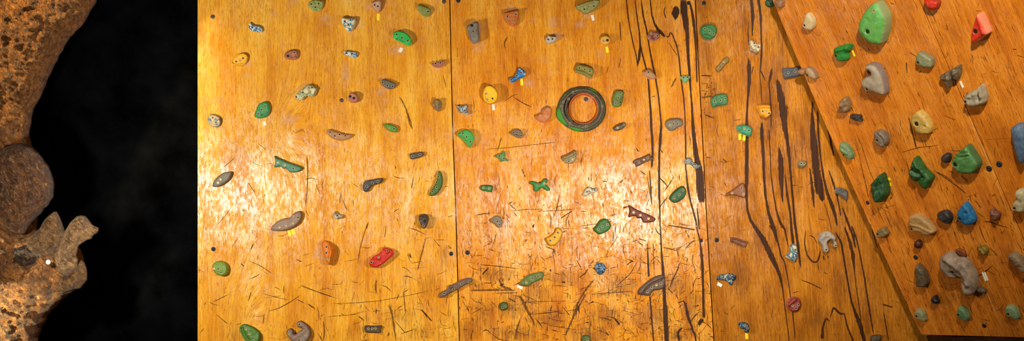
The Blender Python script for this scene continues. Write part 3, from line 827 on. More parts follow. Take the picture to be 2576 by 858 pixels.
# ------------------------------------------------------------------ holds on the left panel
BW = ((236, 228, 206), (64, 140, 190), (22, 60, 96))          # cream and blue marbled resin
hold('small blue and white crescent hold, topmost hold at far left of the left panel', 'A', '428,165 440,172 455,183 480,186 505,194 519,210 517,232 500,234 470,230 440,225 425,208 419,188', '448,200d 478,206d',
     24, 12, BW, 'marble', 34)
hold('pale olive hold with dimples on the top edge of the left panel', 'A', '852,22 870,8 900,3 935,6 957,14 956,40 945,68 920,84 900,88 875,78 858,60 847,42', '872,33d 925,30d 902,57d',
     26, 9, ((150, 158, 90), (120, 132, 70)), rim=(196, 192, 140), bumps=((935, 55, 14, -.22), (940, 35, 9, -.2), (900, 20, 10, -.2), (915, 72, 9, -.18)))
hold('yellow oval dish hold with a raised rim on the left panel', 'A', '293,440 308,415 340,395 375,386 400,392 415,412 412,440 395,465 360,474 325,474 300,464', '331,445d 381,421d 361,437b',
     30, 7, ((238, 184, 54), (216, 156, 38)), dish=(5, .38), nz=.04, rim=(216, 176, 96), rimw=5)
hold('reddish brown oval hold with two cupped holes, upper left panel', 'A', '676,400 685,380 710,366 745,362 770,368 778,390 775,415 760,430 735,433 700,428 680,418', '704,404D 752,380d',
     26, 10, ((176, 112, 84), (136, 84, 64)), rim=(186, 146, 116), bumps=((735, 410, 14, -.25), (764, 405, 10, -.25)))
hold('cream and green bone shaped hold with knobbly ends, left panel', 'A', '755,690 785,660 810,640 835,615 860,610 880,618 910,640 905,665 893,690 880,698 855,695 838,690 825,705 810,722 785,722 762,712', '767,700d 815,668d 880,632d',
     36, 14, ((216, 206, 174), (206, 198, 160), (78, 122, 62), (196, 186, 150)), 'marble', 26, bumps=((845, 655, 24, .35), (800, 680, 16, .2), (870, 670, 12, -.25)))
hold('green leaf shaped hold with pointed tip and star emblem, above a white tape, left panel', 'A', '462,835 475,790 490,755 515,738 545,733 565,745 575,775 572,810 550,840 520,852 485,852', '543,765d 518,791d 493,820d',
     28, 9, ((66, 146, 76), (36, 112, 62)), rim=(150, 170, 116), extra=emblem('A', (517, 834), (530, 834), (560, 808), 15, star_r=11))
hold('rounded square blue and cream hold with smiling groove, left edge of left panel', 'C', '125,70 135,35 155,22 190,30 215,45 222,70 215,100 195,115 165,110 135,95', '167,48d 190,80d',
     30, 9, ((196, 178, 136), (176, 160, 122), (52, 96, 130)), 'marble', 15, rim=(70, 96, 110), rimw=3, ridges=(('150,92 175,103 205,92', 5, -.3), ('148,40 140,70 150,88', 8, -.2)))
hold('pinkish beige triangular hold above a yellow tape, top of left panel', 'B', '325,22 350,12 380,2 400,0 407,12 403,45 395,75 380,90 365,85 345,65 335,45', '355,40d 378,50d',
     30, 12, ((198, 160, 132), (168, 124, 96)), bumps=((383, 20, 16, .25),))
hold('shield shaped hold with white top and blue centre, upper left panel', 'B', '112,132 125,128 155,136 200,134 216,142 217,165 205,200 185,228 165,230 145,215 125,185 115,155', '142,160d 168,182d',
     40, 12, ((226, 214, 184), (206, 206, 180), (40, 112, 140), (28, 72, 110)), 'marble', 24, rim=(214, 206, 180), rimw=6, bumps=((160, 190, 20, -.2),))
hold('olive D-shaped hold with pale rim near top of left panel, right side', 'B', '657,40 675,38 710,48 745,62 757,82 752,105 735,122 715,126 690,112 668,88 659,65', '680,70b 709,92b 738,88d',
     28, 8, ((132, 140, 74), (108, 120, 58)), rim=(186, 180, 130), rimw=4)
hold('bright green half moon hold above a white tape, upper left panel', 'B', '484,265 490,240 515,226 550,230 585,245 610,270 622,300 612,325 595,333 560,318 520,300 495,285', '514,253d 552,277d 593,298d',
     40, 8, ((66, 178, 84), (40, 150, 66)), rim=(150, 192, 120), rimw=5, extra=emblem('B', (516, 286), (527, 296), (572, 312), 12, col=(14, 92, 44), star_r=8))
hold('small blue and white slipper shaped hold below the shield shaped hold', 'B', '127,380 145,366 180,372 215,378 228,390 222,412 205,420 180,412 150,400 135,394', '150,385d 190,390d',
     24, 10, BW, 'marble', 40)
hold('pink half moon hold near right edge of left panel, upper part', 'B', '758,460 790,450 830,440 855,434 861,445 858,465 835,485 805,492 780,485 765,475', '791,460d 825,455d',
     26, 8, ((172, 112, 88), (140, 82, 64)), rim=(216, 178, 146), rimw=5)
hold('dark grey half moon hold at the middle of upper left panel', 'B', '400,590 410,572 440,575 475,588 505,602 507,615 490,635 465,645 435,635 412,618', '412,595d 446,620d 483,624d',
     30, 8, ((112, 104, 92), (84, 78, 70)), rim=(146, 138, 122), rimw=3)
hold('small pink skull-like hold with a red mouth, left panel', 'B', '165,700 175,675 195,666 220,675 235,695 238,720 225,738 195,740 172,730', '180,697D 207,709D',
     40, 10, ((188, 132, 112), (160, 100, 84)), bumps=((186, 722, 14, -.22), (222, 700, 14, .2)))
hold('small tan seashell-like hold near right edge of left panel', 'B', '770,745 780,722 803,715 825,722 835,745 832,775 820,800 800,800 785,780 771,770', '',
     36, 16, ((158, 134, 100), (118, 98, 70)), nz=.34, ridges=(('803,718 805,760 800,798', 9, .3), ('780,735 786,778', 6, -.25), ('826,735 824,780', 6, -.2)))
hold('blue and white star shaped hold just right of the seam between left and middle panels', 'G', '80,757 100,762 125,762 150,755 165,758 166,775 158,790 168,815 160,828 140,815 120,812 105,810 95,785', '118,770d 142,797d',
     28, 10, ((216, 210, 188), (60, 112, 150), (30, 50, 70), (200, 200, 182)), 'marble', 36)
hold('greyish oval hold with three small holes in the glare at far left of left panel', 'C', '162,530 170,505 195,475 235,445 265,436 300,436 298,465 280,495 250,520 215,540 185,546 165,542', '248,464d 222,490b 204,514b',
     30, 12, ((126, 120, 104), (100, 92, 80)), rim=(116, 84, 66), rimw=5)
hold('long grey-green sawtooth hold with scalloped lower edge, left panel', 'C', '605,322 625,335 665,350 705,368 750,382 790,398 806,412 790,428 755,440 715,438 700,420 690,412 668,412 650,398 625,402 605,402 612,375 612,350', '632,369b 683,387b 745,412d',
     30, 8, ((92, 140, 112), (66, 112, 88)), rim=(50, 70, 56), rimw=2.5)
hold('long grey-brown wave shaped hold with four holes above two yellow tapes, left panel', 'C', '580,845 600,815 640,785 680,770 715,765 735,745 765,722 790,718 803,735 803,760 790,790 770,815 730,840 690,855 650,860 610,861 588,855', '780,763d 741,803b 692,820b 645,833b',
     36, 13, ((160, 136, 118), (122, 98, 82)), rim=(96, 76, 62), rimw=3)
hold('tan crescent hold with four holes, centre of the left panel', 'D', '7,140 25,130 60,140 110,158 150,165 185,167 193,175 180,190 150,205 110,213 70,205 35,185 15,165', '35,151d 69,178d 103,168d 144,177d',
     28, 8, ((184, 138, 98), (156, 108, 74)), rim=(206, 176, 140), rimw=3)
hold('small leaf green hexagonal hold, right half of the left panel', 'D', '420,103 440,88 480,98 515,120 510,150 495,153 460,145 437,125', '456,119b 493,127d',
     26, 7, ((98, 150, 58), (70, 116, 42)), rim=(140, 160, 96), rimw=3)
hold('small dark grey bar hold tapering to the right, right half of left panel', 'D', '605,308 650,297 695,292 707,303 700,322 665,338 620,347 607,335', '625,323d 680,312d',
     24, 7, ((92, 82, 72), (68, 60, 54)), rim=(150, 116, 78), rimw=3)
hold('dark grey comma shaped hold with three holes, right half of left panel', 'D', '267,540 275,515 300,497 340,490 380,482 410,482 410,498 390,518 350,530 325,545 305,575 285,580 270,565', '298,540d 340,517d 378,507d',
     30, 9, ((84, 80, 78), (58, 56, 54)), rim=(60, 48, 40), rimw=2.5)
hold('narrow dark green crescent hold beside the seam, left panel', 'D', '812,432 825,436 838,465 842,500 835,540 815,575 790,600 760,610 747,600 755,575 775,545 795,510 805,470', '812,471d 797,511d 799,547d 768,578d',
     32, 8, ((74, 108, 44), (50, 84, 32)), rim=(38, 50, 24), rimw=3)
hold('tiny white and black speckled hold, left panel', 'D', '60,725 75,720 95,738 125,745 125,765 100,772 70,775 60,755', '85,750d',
     24, 9, ((200, 190, 166), (150, 140, 120), (50, 50, 46)), 'marble', 55)
hold('dark brown wedge hold shaped like an arrowhead pointing down, left panel', 'D', '670,760 680,745 705,738 730,745 742,770 735,800 720,835 708,843 695,838 685,815 673,785', '716,790D 705,822d',
     46, 11, ((84, 72, 62), (58, 50, 42)), tilt=(0, -.2), ridges=(('675,760 712,772 738,765', 10, .2),))
hold('round olive green hold at the far left of left panel, lower part', 'E', '163,330 170,300 195,282 225,280 255,292 273,318 275,350 262,378 235,388 205,382 180,365', '180,332b 211,337d 230,361d',
     40, 9, ((124, 148, 58), (92, 120, 42)), rim=(160, 168, 96), rimw=4)
hold('tall orange teardrop hold pointing down, left panel', 'E', '948,150 965,133 990,140 1015,160 1034,185 1038,205 1030,240 1019,280 1007,308 994,303 975,270 960,230 950,190', '985,178d 984,221d 988,262b 1003,265b',
     46, 14, ((222, 136, 62), (190, 102, 40)), nz=.05, tilt=(.18, 0), ridges=(('1008,170 1018,220 1002,290', 9, .2),))
hold('dark green leaf hold cut by the bottom edge of the photo, left panel', 'E', '358,760 370,740 395,735 430,745 470,765 500,795 507,820 500,850 485,870 440,875 405,860 380,825 362,790', '406,765b 432,799b 459,833d',
     38, 10, ((92, 130, 54), (64, 100, 38)), rim=(44, 70, 30), rimw=3, ridges=(('376,765 395,815 425,850', 12, -.35),))
hold('grey hook shaped hold curling like a letter C, bottom of left panel', 'E', '768,735 772,718 795,712 820,722 850,750 866,785 864,820 845,850 815,870 775,872 735,858 705,820 697,795 705,772 725,765 742,778 745,800 760,805 785,785 810,768 800,758 778,755', '790,733d 715,797b 833,806b 788,845d',
     40, 14, ((150, 126, 110), (108, 88, 76)), rim=(70, 54, 46), rimw=4)
hold('bright red lumpy hold with pink bosses, lower left panel', 'F', '413,185 430,180 470,192 485,205 495,215 490,235 470,255 430,290 395,315 365,328 330,322 315,305 318,280 338,250 365,235 395,215', '448,206d 386,251b 336,290d',
     42, 9, ((206, 72, 56), (170, 44, 40)), rim=(224, 150, 128), rimw=3, bumps=((386, 251, 22, .22), (448, 206, 16, .2), (336, 290, 16, .16), (428, 192, 8, .2), (343, 258, 8, .2)))
hold('long dark brown angled hold across the seam of left and middle panels', 'F', '818,530 830,505 860,490 880,475 885,455 905,450 930,440 960,425 1000,406 1035,402 1055,410 1055,428 1023,447 988,462 948,487 898,512 850,540 825,543', '852,512d 920,482d 979,444d 1032,425d',
     30, 8, ((116, 92, 78), (88, 68, 58)), rim=(146, 124, 108), rimw=3, bumps=((905, 462, 16, .3),))
hold('small dark brown rectangular hold at the bottom of left panel', 'F', '280,752 290,745 340,747 400,745 405,755 395,765 392,780 398,790 385,797 340,793 300,793 283,788', '308,766b 335,766b 358,764b',
     24, 8, ((88, 70, 50), (60, 46, 32)), rim=(46, 36, 26), rimw=4, dish=(4, .3))
# ------------------------------------------------------------------ holds on the middle panel
hold('tall grey brick-like hold with chalky surface, top left of middle panel', 'G', '155,195 175,180 205,165 230,160 243,172 245,220 250,265 247,300 230,310 205,317 185,300 172,270 162,230', '194,188D 203,232d 218,281b',
     50, 12, ((126, 116, 104), (96, 88, 80)), rim=(156, 142, 124), rimw=5, tilt=(.1, 0))
hold('terracotta cup shaped hold with three holes at top of middle panel', 'G', '420,100 430,92 480,84 520,75 533,82 533,110 525,150 510,180 485,193 455,183 435,160 425,130', '448,122d 508,108d 488,155b',
     34, 9, ((190, 116, 64), (158, 88, 46)), ridges=(('430,104 478,97 528,88', 9, .28),), rim=(206, 146, 96))
hold('small pale grey pointed hold, upper middle panel', 'G', '720,280 735,265 740,253 755,262 795,265 803,272 795,295 770,313 745,320 725,305', '740,288d 770,285d',
     34, 11, ((198, 188, 172), (164, 154, 138)), bumps=((745, 265, 9, .2), (792, 275, 10, .2)))
hold('olive grey jug hold above a white tape on the top edge of middle panel', 'H', '25,50 35,40 75,25 120,8 160,3 195,10 195,28 185,50 160,72 130,92 100,103 75,100 60,85 30,70', '82,73d 113,55b 151,51d',
     46, 14, ((156, 152, 98), (120, 120, 72)), ridges=(('35,52 90,35 150,15 190,16', 12, .3),))
def disk_face(root, fr, c, hf):
    pass
hold('large round yellow hold with flat face above a white tape, middle panel', 'G', '268,690 275,650 295,622 320,615 350,628 374,655 384,690 374,725 348,748 310,752 280,730', '295,678b 341,713d 304,720b',
     58, 9, ((246, 196, 50), (234, 176, 40)), nz=.02, dish=(9, .10), rim=(214, 158, 60), rimw=8, e0=.3)
hold('blue bone shaped hold with white end beside a yellow tape, middle panel', 'G', '460,580 465,563 485,558 505,545 515,520 525,495 545,490 560,505 580,520 580,540 565,555 535,568 505,585 485,596 468,593', '477,576d 515,548d 545,525d',
     30, 11, ((40, 108, 170), (54, 122, 180), (206, 200, 184)), 'marble', 16, bumps=((550, 515, 18, .3),))
hold('terracotta kidney shaped hold left of the ring shaped hold', 'G', '760,846 740,869 715,884 685,881 660,866 648,846 650,835 670,825 690,818 700,795 720,775 745,768 765,780 770,810', '733,790b 730,838b 685,835b',
     36, 14, ((204, 128, 82), (172, 98, 58)), nz=.05, rim=(220, 160, 116), rimw=4)
hold('small mauve oval hold with dark red hollow beside the dark wood streaks, upper middle panel', 'H', '538,265 548,243 575,232 605,234 625,248 625,270 605,290 575,297 550,290', '560,245b 608,262d',
     34, 10, ((160, 108, 94), (112, 58, 50)), rim=(190, 152, 132), rimw=5, bumps=((583, 270, 18, -.35),))
hold('tan pebble hold in the dark wood streaks, middle panel', 'H', '503,520 520,508 550,497 570,510 585,530 605,555 590,570 555,572 530,560 510,540', '543,522d 578,544b',
     30, 12, ((190, 142, 104), (156, 106, 74)), rim=(206, 172, 136))
hold('olive rectangular hold with three holes above the ring shaped hold', 'H', '15,520 25,480 40,466 70,470 110,480 145,495 152,510 140,560 125,565 80,545 40,530', '48,493d 86,502d 122,517d',
     42, 9, ((146, 140, 78), (118, 112, 58)), ridges=(('20,515 80,532 132,558', 10, .22),), rim=(170, 160, 104))
hold('small round yellow button hold above a yellow tape, upper middle panel', 'H', '197,290 205,268 230,257 255,262 270,285 265,312 245,327 220,325 203,310', '221,300b 249,293D',
     40, 14, ((226, 180, 104), (206, 154, 76)), nz=.03)
hold('olive hold with a star emblem right of the ring shaped hold', 'H', '282,740 288,700 297,670 315,653 345,653 368,662 367,690 357,740 345,765 320,773 290,765', '340,671d 328,706d 307,743d',
     32, 9, ((104, 118, 56), (78, 96, 42)), rim=(140, 150, 86), rimw=4, extra=emblem('H', (342, 738), (349, 722), (358, 690), 11, star_r=9, col=(14, 26, 20)))
hold('small mint green triangle hold in the dark streaks, middle panel', 'H', '773,555 785,548 835,545 846,552 835,575 815,597 800,595 785,575', '796,560d 824,558d',
     24, 8, ((122, 172, 124), (92, 142, 98)), rim=(160, 190, 140), rimw=3)
hold('bright green hold with lettering near the seam, left side of middle panel', 'I', '87,170 105,150 140,133 175,137 200,160 213,190 205,220 190,248 178,265 160,245 130,210 105,190', '129,159d 154,186d 182,221d',
     42, 8, ((84, 166, 78), (50, 136, 60)), rim=(156, 188, 130), rimw=6, extra=emblem('I', (116, 181), (126, 193), (157, 222), 13, col=(24, 110, 60), star_r=8))
hold('small grey-brown pebble hold with dark hollow, middle panel left of ring', 'I', '467,155 490,138 520,128 548,138 560,165 555,190 530,195 495,182 470,168', '493,153d 545,175d',
     36, 11, ((142, 122, 100), (104, 88, 70)), ridges=(('485,155 515,162 550,168', 12, -.35),), rim=(176, 150, 120))
hold('small green four pointed hold with spread points, middle panel', 'I', '353,325 380,310 405,300 418,286 430,292 430,315 435,335 455,350 452,360 430,357 410,362 398,365 392,345 365,333', '389,322d 422,340d',
     28, 9, ((104, 146, 92), (70, 116, 66)), rim=(150, 170, 124), rimw=3)
hold('pale grey-green fin shaped hold with a lip, middle panel', 'I', '840,345 850,325 880,312 915,295 938,282 945,300 945,330 935,355 915,373 885,378 855,365', '886,360d 915,347b 937,327d',
     40, 10, ((172, 156, 122), (134, 122, 92)), ridges=(('848,335 890,325 938,295', 10, .3), ('862,350 900,335 935,315', 8, -.3)))
hold('green X-shaped hold, middle of the middle panel', 'I', '608,512 625,503 650,507 675,515 695,505 710,488 728,485 738,495 730,515 722,525 740,540 755,560 745,573 725,568 705,552 690,552 670,570 652,578 638,568 640,550 630,530 612,525', '668,528d 712,518b',
     30, 10, ((66, 140, 74), (42, 110, 56)), rim=(40, 80, 44), rimw=2)
hold('small dark green rounded bar hold, left half of middle panel', 'I', '252,550 265,533 300,530 335,533 343,545 340,570 330,582 300,578 265,570', '276,549b 318,554b',
     26, 9, ((56, 118, 56), (38, 92, 44)), rim=(110, 120, 60), rimw=2.5)
hold('grey half teardrop hold near the seam, middle panel', 'I', '325,785 345,765 375,750 400,762 412,785 412,810 402,833 385,835 360,810 335,795', '375,790d 393,815d',
     38, 10, ((150, 140, 124), (114, 104, 92)), rim=(176, 162, 140), ridges=(('350,775 380,790 400,815', 9, -.2),))
hold('yellow cup hold with curved lower edge, middle panel', 'K', '725,115 755,100 785,75 800,45 810,40 835,55 845,75 838,105 815,145 785,168 755,170 738,155 728,135', '808,77d 785,109d 753,133d',
     42, 8, ((224, 176, 74), (198, 144, 52)), rim=(196, 146, 64), rimw=5, nz=.04)
hold('dark brown almond shaped hold right of and below the ring shaped hold', 'J', '290,125 310,105 345,88 375,83 385,95 375,115 350,133 315,143 297,138', '322,120b 368,98d',
     30, 10, ((100, 84, 68), (70, 58, 46)), rim=(150, 120, 86), rimw=3)
hold('grey bean shaped hold with three holes on the streaked right side of middle panel', 'J', '663,95 675,70 705,55 750,53 785,65 793,85 785,105 755,118 735,135 705,143 680,128', '697,100b 722,92d 749,92d',
     32, 9, ((128, 118, 100), (98, 90, 76)), rim=(160, 140, 108), rimw=4)
hold('brown jagged bar hold above the glare, right side of middle panel', 'J', '433,370 450,350 490,335 530,318 555,308 562,325 583,335 575,348 545,360 510,375 470,395 455,400 450,382', '474,367d 511,349b 537,336d',
     30, 8, ((122, 92, 74), (90, 66, 52)), ridges=(('440,368 500,352 570,338', 6, -.2),))
hold('small pale blue and black bar hold near right edge of middle panel', 'J', '803,370 805,350 825,335 850,340 865,365 885,378 915,385 917,402 890,415 870,405 850,385 825,380', '855,362d 880,385d',
     28, 10, ((170, 172, 158), (96, 116, 128), (34, 38, 44), (150, 150, 136)), 'marble', 44)
hold('small cream and blue twisted hold in the glare, middle panel', 'J', '75,600 90,565 115,543 135,548 150,555 178,552 180,570 155,585 135,588 115,600 90,613', '103,579d 158,565d',
     26, 9, ((206, 196, 168), (190, 184, 160), (50, 80, 110)), 'marble', 30)
hold('dark green half moon hold with star emblem, right side of middle panel', 'J', '693,625 715,590 745,560 780,540 800,543 815,570 810,605 780,640 740,658 715,652', '725,623d 765,598d 790,566d',
     36, 8, ((46, 96, 50), (36, 68, 32)), rim=(40, 62, 44), rimw=3, extra=emblem('J', (753, 639), (766, 634), (795, 610), 12, col=(10, 36, 22), star_r=9))
hold('red-brown sawtooth hold with scalloped lower edge in the glare, middle panel', 'J', '400,680 415,680 450,700 490,720 540,740 585,762 597,778 580,793 545,800 510,800 500,780 490,770 465,770 455,755 430,755 402,762 408,730 408,705', '436,726b 485,746b 543,771b',
     32, 8, ((124, 66, 50), (92, 42, 32)), rim=(64, 30, 24), rimw=2.5)
hold('green rounded hold below the glare with three holes, middle panel', 'J', '150,845 175,815 195,785 230,772 260,785 275,820 268,843 245,865 210,880 190,885 165,867', '247,812d 212,828d 183,848d',
     40, 9, ((62, 114, 46), (38, 88, 36)), rim=(34, 56, 30), rimw=3, extra=emblem('J', (247, 795), (237, 797), (202, 812), 11, col=(14, 50, 28), star_r=8))
hold('long olive wavy hold beside a white tape, lower middle panel', 'K', '533,440 555,415 595,380 640,367 685,357 705,360 710,380 700,405 665,425 630,440 600,460 565,460 540,452', '664,391d 625,403d 584,433b',
     36, 10, ((108, 120, 62), (78, 92, 46)), rim=(150, 146, 104), rimw=4)
hold('tiny dark green two-lobed hold, lower left of middle panel', 'K', '390,600 405,580 425,575 445,585 455,605 450,625 425,635 400,625', '413,615d 437,603d',
     30, 10, ((76, 98, 44), (50, 70, 32)))
hold('small round blue and black hold, lower middle panel', 'L', '160,320 170,298 195,292 225,300 238,325 232,355 210,378 188,375 168,350', '',
     34, 12, ((18, 26, 36), (36, 84, 128), (130, 160, 176), (70, 110, 140)), 'marble', 40, rim=(150, 160, 160), rimw=3)
hold('brown fan shaped hold with grooved arc, lower right of middle panel', 'L', '467,505 475,485 510,450 555,415 600,390 645,380 662,395 663,440 650,475 625,485 590,490 570,505 555,528 520,525 480,520', '533,499d 565,468d 600,451b 630,440d',
     34, 9, ((108, 88, 74), (82, 64, 54)), ridges=(('508,520 525,480 570,440 640,412', 5, -.45), ('490,500 540,445 640,392', 14, .15)))
hold('green pebble hold cut by the bottom edge of the photo, middle panel', 'L', '63,840 75,818 100,812 125,825 130,850 125,870 80,870', '88,850d 108,843d',
     30, 10, ((88, 108, 52), (60, 80, 36)))
# ------------------------------------------------------------------ holds on the right panel
hold('round green hold with three holes at upper left of right panel', 'M', '57,220 70,195 100,182 130,178 160,190 176,215 173,245 155,272 125,286 90,278 68,255', '88,213d 121,233d 152,249d',
     36, 9, ((60, 124, 64), (36, 96, 52)), rim=(90, 130, 84), rimw=4, extra=emblem('M', (92, 252), (104, 262), (134, 268), 13, star_r=9, col=(10, 50, 32)))
hold('slim tan stick shaped hold at upper left of right panel', 'M', '170,492 195,465 220,435 245,415 262,420 268,445 250,455 230,480 205,510 190,517 178,510', '200,480d 228,448b',
     26, 8, ((150, 124, 76), (116, 92, 54)), ridges=(('180,498 215,458 255,428', 6, -.25),))
hold('cream skull-like hold with dark green patch on the streaks, right panel', 'M', '410,300 425,292 440,305 460,320 488,322 490,350 478,375 465,383 440,370 418,362 417,340 412,325', '443,315d 470,345d',
     40, 10, ((216, 200, 166), (206, 190, 156), (46, 66, 52)), 'marble', 24, bumps=((425, 305, 12, .2), (440, 345, 14, .2)))
hold('green trapezoid hold with three holes in a row, left side of right panel', 'M', '132,730 150,698 185,680 225,677 250,685 256,715 252,752 215,760 175,768 150,773', '159,732d 200,725d 235,713d',
     32, 9, ((72, 124, 76), (46, 98, 56)), rim=(104, 134, 96), rimw=5, extra=emblem('M', (168, 756), (180, 756), (222, 746), 12, star_r=8, col=(20, 70, 44)))
hold('yellow mushroom shaped hold with flared top, right panel', 'M', '465,765 480,757 530,755 555,762 562,790 567,815 550,840 530,850 510,840 490,830 480,800 467,785', '502,803d 547,818d 527,805b',
     38, 9, ((226, 164, 66), (200, 132, 44)), ridges=(('472,770 510,768 552,770', 10, .3),), rim=(232, 186, 100), rimw=3)
hold('slate grey rectangular hold partly tucked under the overhanging board', 'M', '647,500 655,493 720,487 790,478 808,490 810,535 760,552 690,565 668,565 655,540', '688,524d 736,516d 773,508d',
     24, 9, ((78, 78, 80), (58, 58, 62)), rim=(112, 112, 112), rimw=5)
hold('dark green hold at the top edge beside the overhanging board, right panel', 'M', '528,15 540,0 575,-8 595,5 598,35 585,48 555,50 535,38', '560,13b',
     22, 10, ((46, 92, 60), (28, 64, 46)))
hold('teal leaf shaped hold above two yellow tapes, right panel', 'P', '318,110 340,102 365,96 400,105 425,120 433,145 420,175 410,182 380,172 345,158 325,135', '368,125b 403,141d',
     36, 11, ((74, 146, 108), (44, 112, 84)), rim=(130, 170, 130), rimw=4, bumps=((345, 125, 12, .2),))
hold('brown triangular hold with three holes on a dark streak, right panel', 'P', '240,612 250,590 290,565 330,535 355,518 372,523 385,560 385,605 375,622 340,615 300,605 265,605 245,613', '353,553d 284,588b 366,594b',
     30, 9, ((144, 94, 64), (112, 68, 46)), nz=.06)
hold('tiny grey-green oval hold between dark streaks, right panel', 'P', '757,375 770,358 795,355 820,365 820,390 795,405 770,398', '782,376d 802,374d',
     26, 8, ((122, 118, 92), (92, 90, 70)), rim=(150, 144, 116), rimw=3)
hold('brown rectangular hold with a notched end, lower left of right panel', 'S', '275,125 285,110 320,115 365,132 403,145 390,165 378,183 345,175 300,155 280,148', '',
     28, 7, ((128, 82, 56), (92, 54, 38)), dish=(5, .35), rim=(120, 84, 60), rimw=3)
hold('dark blue and cream boat shaped hold above a white tape, right panel', 'S', '175,405 195,385 230,372 265,368 300,375 315,388 310,410 295,425 285,453 270,450 255,432 230,420 195,415 178,415', '221,397d 270,385d',
     36, 10, ((28, 54, 80), (44, 84, 112), (180, 168, 134), (150, 146, 122)), 'marble', 26, bumps=((285, 395, 16, .25),))
hold('blue, green and cream foot shaped hold between dark streaks, right panel', 'S', '708,170 725,158 745,165 757,195 755,240 745,275 737,290 720,280 690,265 670,250 680,235 700,215', '738,200d',
     34, 11, ((200, 180, 138), (48, 104, 140), (24, 62, 104), (110, 150, 110)), 'marble', 22)
hold('round maroon hold with three holes, lower right panel', 'S', '680,600 685,570 705,545 735,537 765,550 778,580 770,615 745,640 720,645 695,630', '740,618d 757,592d 715,598b',
     38, 9, ((142, 66, 58), (108, 44, 38)), ridges=(('684,596 705,578 735,552', 12, .25),), rim=(166, 104, 90), rimw=3)
hold('dark blue hook hold above a yellow tape at the bottom of right panel', 'S', '333,740 340,725 365,720 395,728 407,750 405,780 395,795 378,790 372,770 345,760', '375,740b 392,760d',
     34, 10, ((20, 34, 48), (38, 78, 108), (70, 110, 130), (170, 158, 124)), 'marble', 36)
hold('pale grey ram horn hook hold with open curl, right panel', 'X', '2057.4,605 2060,591 2068.6,582.5 2081,580.7 2090,585 2098,593 2101,600 2098,604 2102.5,609 2104,615 2102,621 2097,622 2093.5,618.5 2094.7,612 2092,604 2086,603 2080.5,607 2079,613 2082,620 2083,627 2082,632 2075.5,636 2070,631 2066.8,621 2061.6,610.4', '2074,589b 2075,627.6d 2099,617d',
     32, 10, ((170, 156, 142), (130, 118, 106)), nz=.06, ridges=(('2062,598 2072,590 2084,592 2095,602', 6, .2),))
hold('small slate block hold beside the overhanging board, right panel', 'T', '78,205 95,170 115,168 160,180 205,205 210,230 205,298 170,280 125,250 85,230', '175,237d',
     26, 7, ((92, 86, 82), (68, 64, 62)), rim=(140, 132, 124), rimw=4)
hold('small dark stone-like hold at the bottom edge near overhanging board, right panel', 'W', '785,840 795,810 830,803 878,805 870,830 850,860 800,870', '',
     30, 9, ((84, 70, 52), (60, 48, 36)))
# ------------------------------------------------------------------ holds on the overhanging board
def bh(*a, **k): return hold(*a, fr=BOARD, grid=k.pop('grid', .0046), **k)
bh('cream oval shell hold with one dark hole, upper left of overhanging board', 'N', '93,210 100,160 115,115 135,105 160,125 180,165 182,210 168,245 145,252 110,240', '112,206d',
   34, 16, ((224, 202, 158), (202, 176, 130)), nz=.05)
bh('tan and grey pebble hold at the top of the overhanging board edge', 'M', '610,0 640,-8 668,0 670,30 660,52 635,45 620,25', '', 30, 13, ((184, 136, 100), (140, 106, 84)))
bh('small tan knob hold sticking out past the overhanging board edge', 'N', '45,605 65,587 100,590 108,615 100,635 70,635 52,620', '', 34, 12, ((178, 132, 92), (150, 106, 70)), nz=.05)
bh('larger tan oval hold right of the small tan knob on the board edge', 'N', '112,590 130,572 160,585 190,620 203,655 200,672 170,670 140,655 118,630', '127,640d', 32, 13, ((186, 160, 124), (158, 130, 98)), nz=.05, rim=(130, 110, 90))
bh('huge pale green oval hold at the top of overhanging board', 'N', '735,0 765,5 800,50 830,110 838,170 830,250 810,320 790,360 740,363 690,350 640,310 605,265 598,200 620,130 660,65 710,15', '752,64b 692,243D',
   70, 40, ((128, 194, 104), (92, 158, 80)), 'mottle', 9, rim=(150, 146, 110), rimw=16, nz=.06, grid=.007, bumps=((688, 135, 10, -.10), (645, 275, 18, -.08)))
bh('green blocky hold with a beak beside a yellow tape, overhanging board', 'N', '365,410 390,395 440,380 490,376 502,395 495,425 475,445 480,490 465,512 430,518 400,510 385,480 370,450', '386,466d',
   42, 14, ((60, 150, 68), (36, 116, 50)), ridges=(('400,415 450,405 492,392', 16, .25),))
bh('grey tan kidney shaped hold with notch, below the huge pale green hold', 'N', '640,560 655,543 690,533 730,545 760,580 790,635 808,700 817,760 810,800 770,798 720,780 670,765 625,735 610,700 618,670 650,645 685,635 695,615 680,595 650,585', '668,748d',
   56, 26, ((184, 168, 142), (150, 136, 114)), rim=(120, 104, 100), rimw=8, nz=.07, grid=.006)
bh('red oval hold cut by the top edge of the photo, overhanging board', 'O', '195,-10 250,-20 310,0 313,35 300,65 270,73 235,60 210,30', '', 44, 18, ((216, 82, 60), (180, 54, 42)), rim=(140, 60, 46))
bh('red triangular hold with pinkish right flank, top right of overhanging board', 'O', '610,320 615,260 635,180 660,115 683,100 705,140 730,200 755,260 748,280 700,310 670,335 635,352 615,345', '657,247D',
   52, 16, ((222, 82, 58), (200, 66, 48)), rim=(224, 160, 128), rimw=9, ridges=(('683,110 712,200 735,265', 18, .22),), nz=.04)
bh('grey-green block hold with green left end, upper part of overhanging board', 'O', '120,490 130,455 155,437 190,452 240,485 258,500 260,555 245,573 190,570 145,550 125,520', '145,525d',
   36, 14, ((156, 146, 116), (112, 128, 84)), rim=(128, 116, 92), scale=14)
bh('dark craggy two-winged hold over the board seam, beside a white tape', 'O', '325,650 380,610 430,585 485,552 495,565 495,630 480,670 460,678 440,665 425,690 415,735 400,740 375,715 355,685', '',
   40, 14, ((128, 108, 80), (72, 62, 48)), nz=.4, scale=36, bumps=((405, 662, 14, .2), (455, 610, 20, .3)))
